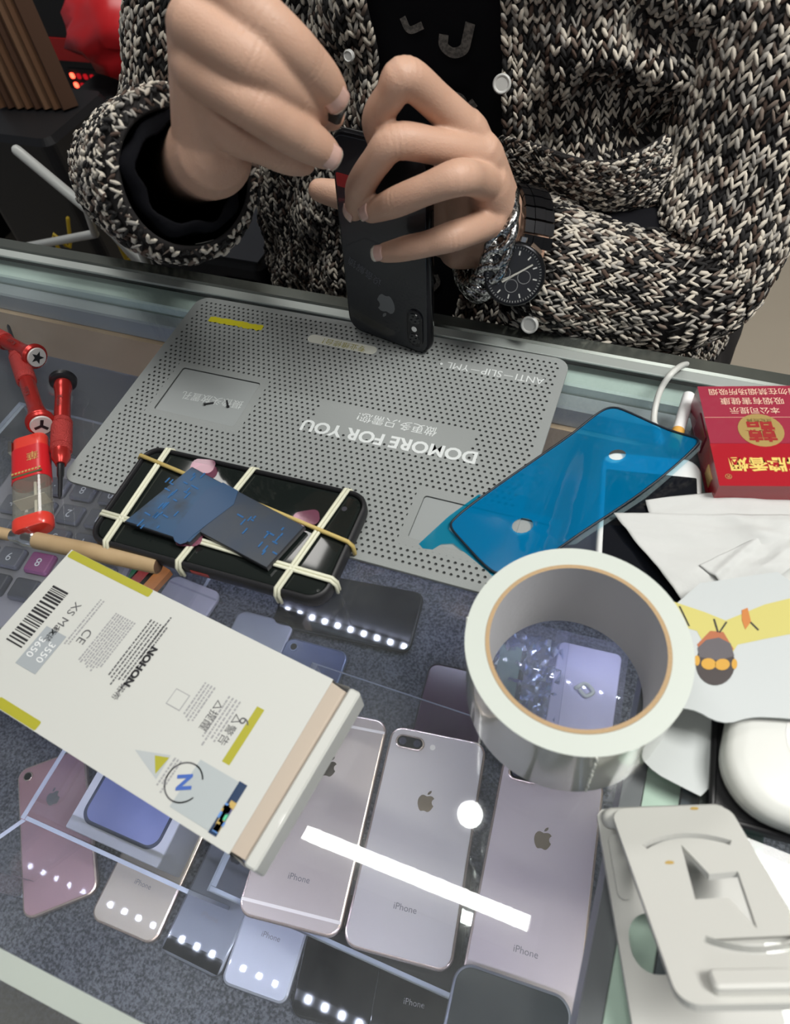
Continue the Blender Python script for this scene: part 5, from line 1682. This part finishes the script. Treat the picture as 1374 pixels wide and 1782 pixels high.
tz = remesh_voxel(V, F, .012, 4); tz.materials.append(mat('trousers', (.02, .021, .026), .8)); tro = bpy.data.objects.new('trousers', tz); col.objects.link(tro); pl(tro)
for s in (-1, 1):
    b = MB(); v, f = tube_geo([(.015 + s * .09, .44, -.855), (.015 + s * .095, .30, -.865)], [.043, .034], 14, 'round', .9); b.add(v, f); pl(b.build('shoe', BLACK, None, True))


# --- fingernails
def nail(tip, prev, toward, r, w_, l_, back=.0005, tipw=.0, m_=NAIL):
    d = (tip - prev).normalized()
    n_ = toward - d * toward.dot(d); n_.normalize()
    s_ = d.cross(n_)
    V, F = [], []
    nu, nv = 9, 9
    for j in range(nv):
        v = j / (nv - 1)
        for i in range(nu):
            u = -1 + 2 * i / (nu - 1)
            ww = w_ * (1 - .38 * max(0, (abs(v - .5) * 2)) ** 4)
            ang_ = u * ww / r * .5
            p = tip + d * (back - l_ * (1 - v) + l_ * .35) + s_ * (r * math.sin(ang_) * 1.0) + n_ * (r * math.cos(ang_) + .0003 - (.0016 * max(0, v - .7) / .3))
            V.append(p)
    for j in range(nv - 1):
        for i in range(nu - 1):
            F.append((j * nu + i, j * nu + i + 1, (j + 1) * nu + i + 1, (j + 1) * nu + i))
    mi = [1 if (k // (nu - 1)) >= nv - 1 - tipw else 0 for k in range(len(F))]
    o = mesh('fingernail', V, F, [m_, NAILTIP], None, True, mi)
    md = o.modifiers.new('t', 'SOLIDIFY'); md.thickness = .0006
    pl(o)


cv = Vector(CAM)


def tocam(p, add=(0, 0, 0)):
    return (cv - p).normalized() + Vector(add)


nail(Lf[1][0][-1], Lf[1][0][-2], tocam(Lf[1][0][-1], (-.5, 0, .0)), .0074, .0118, .0115, tipw=1)
nail(Lf[2][0][-1], Lf[2][0][-2], tocam(Lf[2][0][-1], (-.2, 0, .1)), .0076, .0124, .0118, tipw=1)
nail(Lf[3][0][-1], Lf[3][0][-2], tocam(Lf[3][0][-1], (0, 0, .1)), .0066, .0108, .0115, back=.0030, tipw=3)
nail(Rf[0][0][-1], Rf[0][0][-2], tocam(Rf[0][0][-1], (.0, 0, .0)), .0092, .0150, .0140, tipw=1)
nail(Rf[2][0][-1], Rf[2][0][-2], tocam(Rf[2][0][-1], (.0, 0, .0)), .0088, .0140, .0135, tipw=1)

# --- the tiny dark part between the fingertips
tp0 = D(583, 190, .420)
tw = thing('phone_screw_part', 'tiny dark metal part held between fingertips above the phone', 'phone part', tuple(tp0), (.3, .5, .2))
MB().slab(rr(.010, .012, .003), [(0, -.003), (0, .002), (.001, .003)]).build('block', mat('gunmetal', (.05, .05, .048), .45, .6), tw)
MB().slab(circ(.003, 14), [(0, .003), (0, .005)]).build('stud', mat('gunmetal2', (.12, .12, .11), .4, .7), tw)

# ------------------------------------------------------------------ clothes
YARN = [mat('yarn_cream', (.56, .51, .43), .9, sheen=.2), mat('yarn_grey', (.32, .30, .27), .9), mat('yarn_taupe', (.155, .12, .098), .9),
        mat('yarn_black', (.012, .011, .011), .9), mat('yarn_brown', (.075, .048, .036), .9)]
KBASE = mat('knit_ground', (.014, .012, .012), .95)
YP = np.array([.36, .16, .09, .31, .08])


def sines(seed, n, scale):
    r = np.random.default_rng(seed)
    k = r.normal(size=(n, 2)) * scale; ph = r.uniform(0, 6.28, n); a = r.uniform(.4, 1, n)
    return lambda u, v: sum(a[i] * np.sin(k[i, 0] * u + k[i, 1] * v + ph[i]) for i in range(n)) / n ** .5


def spindles(P, A, B, N, L, W, H, mi):
    """little yarn stitches: centre P, axis A, side B, normal N with half length L, half width W, half height H"""
    ts_ = np.array([-.48, .48]); rs = np.array([.97, .97])
    n = len(P)
    ring = np.array([(math.cos(a), math.sin(a)) for a in (.785, 2.356, 3.927, 5.498)])
    V = np.zeros((n, 10, 3), np.float32)
    V[:, 0] = P - A * L[:, None]; V[:, 9] = P + A * L[:, None]
    for i in range(2):
        for k in range(4):
            V[:, 1 + i * 4 + k] = P + A * (L * ts_[i])[:, None] + B * (W * rs[i] * ring[k, 0] * 1.2)[:, None] + N * (H * rs[i] * ring[k, 1] * 1.2)[:, None]
    T = []
    for k in range(4):
        j = (k + 1) % 4
        T += [(0, 1 + j, 1 + k), (9, 5 + k, 5 + j)]
        for i in range(1):
            a, b_, c_, d_ = 1 + i * 4 + k, 1 + i * 4 + j, 5 + i * 4 + j, 5 + i * 4 + k
            T += [(a, b_, c_), (a, c_, d_)]
    T = np.array(T)
    Q = (T[None] + (np.arange(n) * 10)[:, None, None]).reshape(-1, 3)
    return V.reshape(-1, 3), Q, np.repeat(mi, len(T))


def knit(name, S, nu, nv, parent, outward, inner=.0, keep=None, seed=1, closed=False, dens=1.0, tint=None):
    """S(u, v) in [0,1]: ground cloth plus one V of stitches in every cell; v runs along the wales"""
    r = np.random.default_rng(seed)
    gu, gv = max(8, nu), max(8, nv // 2)
    U, Vv = np.meshgrid(np.linspace(0, 1, gu + 1), np.linspace(0, 1, gv + 1))
    G = S(U, Vv)
    idx = np.arange((gu + 1) * (gv + 1)).reshape(gv + 1, gu + 1)
    Q = np.stack([idx[:-1, :-1], idx[:-1, 1:], idx[1:, 1:], idx[1:, :-1]], -1).reshape(-1, 4)
    g = np_mesh(name, G.reshape(-1, 3), Q, [KBASE])
    md = g.modifiers.new('t', 'SOLIDIFY'); md.thickness = .002; md.offset = -1 if outward > 0 else 1
    pl(g)
    i, j = np.meshgrid(np.arange(nu), np.arange(nv))
    u = ((i + .5) / nu).ravel(); v = ((j + .5) / nv).ravel()
    e = 1e-3
    P = S(u, v); Tu = (S(np.minimum(u + e, 1), v) - S(np.maximum(u - e, 0), v)); Tv = (S(u, np.minimum(v + e, 1)) - S(u, np.maximum(v - e, 0)))
    lu = np.linalg.norm(Tu, axis=1) / (2 * e) / nu; lv = np.linalg.norm(Tv, axis=1) / (2 * e) / nv
    Tu = Tu / (np.linalg.norm(Tu, axis=1)[:, None] + 1e-12); Tv = Tv / (np.linalg.norm(Tv, axis=1)[:, None] + 1e-12)
    N = np.cross(Tu, Tv) * outward
    N /= np.linalg.norm(N, axis=1)[:, None] + 1e-12
    ok = np.ones(len(P), bool) if keep is None else keep(P)
    Vs, Qs, Ms = [], [], []
    n0 = 0
    for s in (-1, 1):
        n = len(P)
        tilt = .50 + .16 * r.normal(size=n)
        A = Tv + Tu * (s * tilt)[:, None] + N * (.12 * r.normal(size=n))[:, None]; A /= np.linalg.norm(A, axis=1)[:, None]
        Bx = np.cross(N, A); Bx /= np.linalg.norm(Bx, axis=1)[:, None]
        C0 = P + Tu * (s * .25 * lu)[:, None] + N * (.0012 + .0006 * r.normal(size=n))[:, None] + Tv * (.12 * lv * r.normal(size=n))[:, None]
        L = lv * (.98 + .22 * r.normal(size=n)).clip(.55, 1.7); L = np.minimum(L, .0048); W = np.minimum(lu * (.205 + .045 * r.normal(size=n)).clip(.09, .33), .00155); H = np.minimum(W, .0016) * .95
        mi = r.choice(5, size=n, p=YP)
        v_, q_, m_ = spindles(C0[ok], A[ok], Bx[ok], N[ok], L[ok], W[ok], H[ok], mi[ok])
        Vs.append(v_); Qs.append(q_ + n0); Ms.append(m_); n0 += len(v_)
    o = np_mesh('knit_stitches', np.concatenate(Vs), np.concatenate(Qs), YARN, None, np.concatenate(Ms))
    o['kind'] = 'stuff'
    o.parent = g
    return g


CX0, CY0 = .015, .385
nzA = sines(3, 7, 9.0); nzB = sines(8, 6, 5.0)


def torso_pt(th, z, off=0.0):
    flare = 1 + .10 * np.clip(-z / .2, 0, 1) - .06 * np.clip((z - .2) / .25, 0, 1)
    rx, ry = .232 * flare + off, .150 * (1 + .05 * np.clip(-z / .2, 0, 1)) + off
    sn, cs = np.sin(th), np.cos(th)
    x = CX0 + rx * np.sign(sn) * np.abs(sn) ** .92
    y = CY0 - ry * np.sign(cs) * np.abs(cs) ** .75
    return np.stack([x, y, z + 0 * th], -1)


def th_of_x(x, off=0.0):
    s = np.clip((x - CX0) / (.232 + off), -1, 1)
    return np.arcsin(np.sign(s) * np.abs(s) ** (1 / .92))


ZLO, ZHI = -.30, .42


def panel(side):
    def S(u, v):
        z = ZLO + (ZHI - ZLO) * v
        if side < 0:
            e = th_of_x(-.042 + .012 * np.sin(z * 9) + .018 * np.clip(-z / .15, 0, 1)); th = -1.75 + (e + 1.75) * u
        else:
            e = th_of_x(.054 + .006 * np.sin(z * 11 + 1) - .040 * np.clip((.07 - z) / .18, 0, 1)); th = e + (1.75 - e) * u
        fold = .0065 * nzA(th * 1.0, z * 3.0) + .0035 * nzB(th * 4, z * 9)
        edge = (1 - u) if side > 0 else u
        roll = .006 * np.exp(-((edge if side > 0 else 1 - edge) / .10) ** 2) if False else .004 * np.exp(-(((u if side > 0 else 1 - u)) / .06) ** 2)
        if side > 0:
            xx = CX0 + .232 * np.sin(th); ms = 1 / (1 + np.exp(-(xx - .115) / .018))
            for zc_, sl, wd_, am in ((.115, -.30, .013, .016), (.070, .10, .011, .020), (.150, -.5, .016, .010)):
                q_ = (z - zc_ - sl * (xx - .19)) / wd_
                fold = fold + am * ms * (np.exp(-q_ ** 2) - .55 * np.exp(-(q_ - 1.7) ** 2))
            fold = fold - .0105 * np.exp(-((xx - .135) / .045) ** 2 - ((z - .108) / .022) ** 2)
        return torso_pt(th, z, .010 + fold + roll)
    return S


vis = lambda P: (P[:, 2] > -.16) & (P[:, 2] < .36) & (P[:, 1] < .46)
knit('cardigan', panel(-1), 56, 142, ps, -1 * -1, keep=vis, seed=21)
knit('cardigan', panel(1), 62, 142, ps, 1, keep=vis, seed=22)


def sleeve(ctrl, radii, seed, wr_amp, squash=None):
    P = np.array(catmull([tuple(p) for p in ctrl], 10)); R = np.array([x[0] for x in catmull([(r, 0, 0) for r in radii], 10)])
    sl_ = np.concatenate([[0], np.cumsum(np.linalg.norm(np.diff(P, axis=0), axis=1))]); tt_ = np.linspace(0, sl_[-1], len(P))
    P = np.stack([np.interp(tt_, sl_, P[:, k]) for k in range(3)], -1); R = np.interp(tt_, sl_, R)
    P, T, N, B = frames(P, (0, 0, 1))
    nz1, nz2 = sines(seed, 7, 2.2), sines(seed + 1, 7, 1.0)
    m_ = len(P)

    def S(u, v):
        t_ = v * (m_ - 1)
        i = np.clip(t_.astype(int), 0, m_ - 2); f = (t_ - i)[..., None]
        lerp = lambda X: X[i] * (1 - f) + X[i + 1] * f
        a = u * 2 * np.pi
        r = lerp(R[:, None])[..., 0] * (1 - .17 * np.exp(-(v / .010) ** 2))
        d = wr_amp * (nz1(np.cos(a) * 1.2 + np.sin(a) * .6, v * 14) + .7 * nz2(np.cos(a - .6) * 2.4, v * 26 + np.sin(a) * 1.5))
        Nn, Bb = lerp(N), lerp(B)
        return lerp(P) + (np.cos(a)[..., None] * Nn + np.sin(a)[..., None] * Bb) * (r + d)[..., None]
    return S, P


cuffL = Vector((.096, .153, .037))
UAL = [Vector((.232, .250, .075)), Vector((.244, .300, .165)), Vector((.236, .345, .30))]
SL, pth = sleeve([cuffL, Vector((.135, .167, .020)), Vector((.165, .176, .011)), Vector((.195, .187, .006)), ELL + Vector((.004, .004, .004)), UAL[0], UAL[1], UAL[2], SHL], [.0435, .0460, .0475, .0490, .0530, .0600, .0660, .070, .072], 31, .0040)
knit('cardigan_sleeve', SL, 56, 108, ps, 1, seed=41)
cuffR = atd(322, 304, .437)
SR, pth2 = sleeve([cuffR, cuffR.lerp(ELR, .33) + Vector((0, 0, .004)), cuffR.lerp(ELR, .68), ELR, UAR[0], UAR[1], SHR], [.0415, .0475, .0515, .0530, .0550, .0620, .066], 51, .0060)
knit('cardigan_sleeve', SR, 56, 108, ps, 1, seed=42)
# dark shirt cuff and forearm sleeve inside the knitted one
for pth_, cc, d_ in ((cuffR, cuffR, (ELR - cuffR).normalized()), (cuffL, cuffL, (ELL - cuffL).normalized())):
    b = MB()
    P = [cc + d_ * (t_ + (-.004 if cc is cuffR else 0)) for t_ in (-.004, .004, .03, .07, .12)]
    rad = [.0255, .0305, .0350, .0365, .0375] if cc is cuffR else [.0295, .0300, .033, .038, .042]
    if cc is cuffR:
        e1_ = (Vector((0, 0, 1)) - d_ * d_.z).normalized(); e2_ = d_.cross(e1_)
        for a0_, a1_, t0_, r0_, w_ in ((1.7, 2.9, .004, .0318, .0016), (3.1, 3.4, .002, .0313, .0022), (1.3, 1.7, .0045, .0320, .0024), (4.2, 4.5, .003, .0315, .0022)):
            V_, F_ = [], []
            for k in range(13):
                a_ = a0_ + (a1_ - a0_) * k / 12; ww = w_ * math.sin(math.pi * (k + .6) / 13.2) ** .5
                for s_ in (-1, 1):
                    V_.append(cc + d_ * (t0_ + s_ * ww) + (e1_ * math.cos(a_) + e2_ * math.sin(a_)) * (r0_ + .0040 + s_ * ww * .25))
            F_ = [(2 * k, 2 * k + 1, 2 * k + 3, 2 * k + 2) for k in range(12)]
            pl(mesh('cuff_print', V_, F_, mat('shirt_print_pale', (.30, .28, .25), .9)))
    if cc is cuffL: P = [p + d_ * .010 for p in P]
    b.tube([tuple(p) for p in P], rad, 48, caps=None)
    for iv in range(len(b.V)):
        ir, ia = divmod(iv, 48); q_ = Vector(b.V[iv]) - P[ir]; aa = 2 * math.pi * ia / 48
        b.V[iv] = tuple(P[ir] + q_ * (1 + .055 * math.sin(5 * aa + ir * .8) + .035 * math.sin(9 * aa - ir)) + d_ * (.0022 * math.sin(3 * aa + 1)))
    o = b.build('shirt_cuff', mat('black_shirt', (.010, .010, .012), 1.0, spec=.0), None, True); o.modifiers.new('t', 'SOLIDIFY').thickness = .0015; pl(o)

# pocket lip across the right front
pa = [(868, 236), (915, 246), (965, 264), (1020, 279), (1075, 279), (1122, 258), (1160, 232)]
pbx = [(862, 322), (915, 338), (965, 356), (1020, 372), (1080, 374), (1130, 356), (1180, 326)]
ya = [.222, .200, .184, .178, .180, .190, .212]
yb = [.220, .206, .198, .194, .194, .202, .220]
CA = np.array(catmull([tuple(aty(*p, y)) for p, y in zip(pa, ya)], 8)); CB_ = np.array(catmull([tuple(aty(*p, y)) for p, y in zip(pbx, yb)], 8))


def SP(u, v):
    # v runs along the lip (horizontal wales), u from the top edge down
    t_ = v * (len(CA) - 1); i = np.clip(t_.astype(int), 0, len(CA) - 2); f = (t_ - i)[..., None]
    a = CA[i] * (1 - f) + CA[i + 1] * f; b_ = CB_[i] * (1 - f) + CB_[i + 1] * f
    p = a * (1 - u)[..., None] + b_ * u[..., None]
    p = p.copy(); p[..., 1] -= .006 * np.sin(np.pi * u); return p


knit('cardigan_pocket', SP, 11, 46, ps, 1, seed=61)

# shirt with pale print
V, F = [], []
nth, nz_ = 40, 40
for j in range(nz_ + 1):
    z = -.30 + .74 * j / nz_
    for i in range(nth + 1):
        th = -1.6 + 3.2 * i / nth
        p = torso_pt(np.array(th), np.array(z), -.006)
        V.append((float(p[0]), float(p[1]) + .003 * math.sin(9 * th + 14 * z), float(p[2])))
for j in range(nz_):
    for i in range(nth):
        F.append((j * (nth + 1) + i, j * (nth + 1) + i + 1, (j + 1) * (nth + 1) + i + 1, (j + 1) * (nth + 1) + i))
pl(mesh('shirt', V, F, mat('black_shirt'), None, True))
PRINT = mat('shirt_print', (.17, .155, .14), .9, noise=(500, .1, (.08, .075, .07)))


def stroke(pxs, w_):
    pts = catmull([(x, y, 0) for x, y in pxs], 6)
    Q = []
    for p in pts:
        q = aty(p[0], p[1], .24)
        for _ in range(3):
            th = float(th_of_x(np.array(q.x), -.006)); s = torso_pt(np.array(th), np.array(q.z), -.006)
            q = aty(p[0], p[1], float(s[1]) - .0045)
        Q.append(np.array(q))
    Q, T, N, B = frames(Q, (0, -1, 0))
    V, F = [], []
    for k in range(len(Q)):
        side = np.cross(T[k], (0, -1, 0)); side /= np.linalg.norm(side)
        V += [Q[k] + side * w_, Q[k] - side * w_]
    for k in range(len(Q) - 1):
        F.append((2 * k, 2 * k + 1, 2 * k + 3, 2 * k + 2))
    pl(mesh('shirt_print', V, F, PRINT))


stroke([(772, 60), (772, 80), (788, 92), (806, 86), (812, 68), (818, 40)], .0034)
stroke([(786, 205), (780, 182), (788, 168), (802, 172), (806, 186), (798, 198), (814, 188), (826, 178)], .0032)
stroke([(700, 30), (712, 52), (735, 44)], .0024)
stroke([(800, 222), (812, 232), (806, 248)], .0022)
stroke([(752, 505), (762, 492), (758, 478)], .0022)

# buttons
BUT = mat('button_grey', (.52, .52, .50), .35)


def button(px, py, y, r, nx_=(0, -1, .15)):
    c = aty(px, py, y)
    o = MB().slab(circ(r, 28), [(0, -.001), (0, .001), (.0008, .0018), (r * .25, .0016), (r * .35, .0012)]).build('button', BUT, None)
    o.rotation_mode = 'QUATERNION'; o.rotation_quaternion = Vector(nx_).normalized().to_track_quat('Z', 'Y')
    o.location = c
    pl(o)


button(873, 146, .2145, .0062, (.1, -1, .35)); button(607, 97, .214, .0040, (-.1, -1, .2)); button(921, 565, .1085, .0062, (-.1, -1, .35))

# ------------------------------------------------------------------ chain bracelet and watch
ax = Vector((.80, .42, -.34)).normalized()
cb0 = aty(838, 412, .126)


def ringpt(c, axis, r, a, ref=Vector((0, 0, 1))):
    e1 = (ref - axis * ref.dot(axis)).normalized(); e2 = axis.cross(e1)
    return c + e1 * (r * math.cos(a)) + e2 * (r * math.sin(a)), (-e1 * math.sin(a) + e2 * math.cos(a)), (e1 * math.cos(a) + e2 * math.sin(a))


br = thing('chain_bracelet', 'chunky silver curb chain bracelet on the wrist beside the watch', 'bracelet', tuple(cb0))
nl = 21
lm = None
RB = .0350
for k in range(nl):
    a = 2 * math.pi * k / nl
    p, tg, rd = ringpt(Vector(), ax, RB, a)
    if lm is None:
        b = MB(); P = [(.0106 * math.cos(x), .0066 * math.sin(x), .0012 * math.sin(2 * x)) for x in np.linspace(0, 2 * math.pi, 21)]
        b.tube(P, .0034, 8, caps=None); l = b.build('link', mat('engraved_silver', (.62, .62, .61), .22, 1.0, noise=(700, .06, (.10, .10, .10))), br, True); lm = l.data
    else:
        l = link(bpy.data.objects.new('link', lm), br)
    bi = rd.cross(tg)
    tw_ = math.radians(38)
    s_ = (bi * math.cos(tw_) + rd * math.sin(tw_)); n_ = tg.cross(s_)
    l.matrix_local = Matrix(((tg.x, s_.x, n_.x, p.x), (tg.y, s_.y, n_.y, p.y), (tg.z, s_.z, n_.z, p.z), (0, 0, 0, 1)))
pc = aty(838, 487, .104) - cb0
_, tg, rd = ringpt(Vector(), ax, RB, 0)
bi = pc.normalized(); tg = ax.cross(bi).normalized()
cl = MB().slab(rr(.013, .0125, .0015), [(0, -.002), (0, .002), (.0008, .0028)]).build('clasp', SILVER, br)
cl.matrix_local = Matrix(((tg.x, ax.x, bi.x, pc.x), (tg.y, ax.y, bi.y, pc.y), (tg.z, ax.z, bi.z, pc.z), (0, 0, 0, 1)))
MB().slab(rr(.0075, .0065, .001), [(0, .0028), (0, .0034)]).build('clasp_plate', mat('rose_plate', (.75, .58, .52), .15, 1.0), cl)
MB().box(-.0085, -.0065, -.0055, .0055, -.001, .0035).build('clasp_pin', SILVER, cl)

wc0 = cb0 + ax * .0235 + Vector((0, .002, -.002))
wt = thing('wristwatch', 'black chronograph wristwatch with metal strap at the edge of the sleeve', 'watch', tuple(wc0))
WB = mat('watch_black', (.018, .018, .020), .25, .7)
wcc = aty(894, 477, .0990) - wc0
tocm = (Vector(CAM) - (wcc + wc0)).normalized()
zc = (tocm * .9 + wcc.normalized() * .35).normalized()
up_ = ax.copy(); xc = (up_ - zc * up_.dot(zc)).normalized(); yc = zc.cross(xc)
wcase = MB().slab(circ(.0200, 48), [(.002, -.0055), (0, -.004), (0, .001), (.0006, .0028), (.0022, .0040)]).build('case', WB, wt, True, 40)
wcase.matrix_local = Matrix(((xc.x, yc.x, zc.x, wcc.x), (xc.y, yc.y, zc.y, wcc.y), (xc.z, yc.z, zc.z, wcc.z), (0, 0, 0, 1)))
MB().slab(circ(.0178, 40), [(0, .0038), (0, .0041)]).build('dial', mat('dial_black', (.012, .012, .014), .3), wcase)
MK = mat('dial_marks', (.55, .55, .52), .4)
for k in range(12):
    a = math.pi * k / 6
    q = MB().box(-.0004, .0004, .0122, .0148, .0041, .0044).build('hour_mark', MK, wcase); q.rotation_euler.z = a
b = MB()
for k in range(60):
    a = 2 * math.pi * k / 60; c, s = math.cos(a), math.sin(a); w_ = .00015
    b.add([(c * .0160 - s * w_, s * .0160 + c * w_, .0042), (c * .0160 + s * w_, s * .0160 - c * w_, .0042), (c * .0172 + s * w_, s * .0172 - c * w_, .0042), (c * .0172 - s * w_, s * .0172 + c * w_, .0042)], [(0, 1, 2, 3)])
q = b.build('minute_track', MK, wcase); q['kind'] = 'stuff'
for x, y in ((.0065, 0), (-.0065, 0), (0, -.0068)):
    b = MB(); ri = []
    for k in range(20):
        a0, a1 = 2 * math.pi * k / 20, 2 * math.pi * (k + 1) / 20
        b.add([(x + .0042 * math.cos(a0), y + .0042 * math.sin(a0), .00425), (x + .0042 * math.cos(a1), y + .0042 * math.sin(a1), .00425), (x + .0038 * math.cos(a1), y + .0038 * math.sin(a1), .00425), (x + .0038 * math.cos(a0), y + .0038 * math.sin(a0), .00425)], [(0, 1, 2, 3)])
    b.build('sub_dial', mat('dial_grey', (.22, .22, .22), .4), wcase)
for nm, L, w_, a, z in (('hour_hand', .0085, .0006, 2.3, .0046), ('minute_hand', .0130, .0005, -.85, .0048), ('second_hand', .0142, .0002, 2.1, .0050)):
    q = MB().box(-w_, w_, -.002, L, z, z + .0002).build(nm, mat('hand_silver', (.7, .68, .6), .3, .4), wcase); q.rotation_euler.z = a
b = MB().slab(circ(.0184, 48), [(0, .0053), (0, .0054)], capb=False); b.build('crystal', clear('watch_crystal', (1, 1, 1), .05), wcase)
b = MB(); b.slab(circ(.0200, 48), [(.0016, .0040), (.0014, .0056), (.0022, .0056)], capb=False, capt=False); b.build('bezel', WB, wcase, True)
q = MB().slab(circ(.0028, 16), [(0, 0), (0, .003)]).build('crown', SILVER, wcase); q.location = (0, .0200, 0); q.rotation_euler = (-math.pi / 2, 0, 0)
MB().box(-.004, .004, .0195, .0215, -.001, .0015).build('lug', mat('bronze_lug', (.5, .36, .26), .3, .9), wcase).rotation_euler.z = -.5
nl = 26
e0 = wcc.normalized()
for k in range(nl):
    a = 2 * math.pi * k / nl
    p, tg, rd = ringpt(Vector(), ax, .0350, a)
    if (p - wcc).length < .0195:
        continue
    b = MB()
    for x0, x1, h in ((-.0100, -.0038, .0016), (-.0035, .0035, .0020), (.0038, .0100, .0016)):
        b.box(x0, x1, -.0037, .0037, -.0012, h)
    l = b.build('strap_link', WB, wt)
    l.matrix_local = Matrix(((ax.x, tg.x, rd.x, p.x), (ax.y, tg.y, rd.y, p.y), (ax.z, tg.z, rd.z, p.z), (0, 0, 0, 1)))
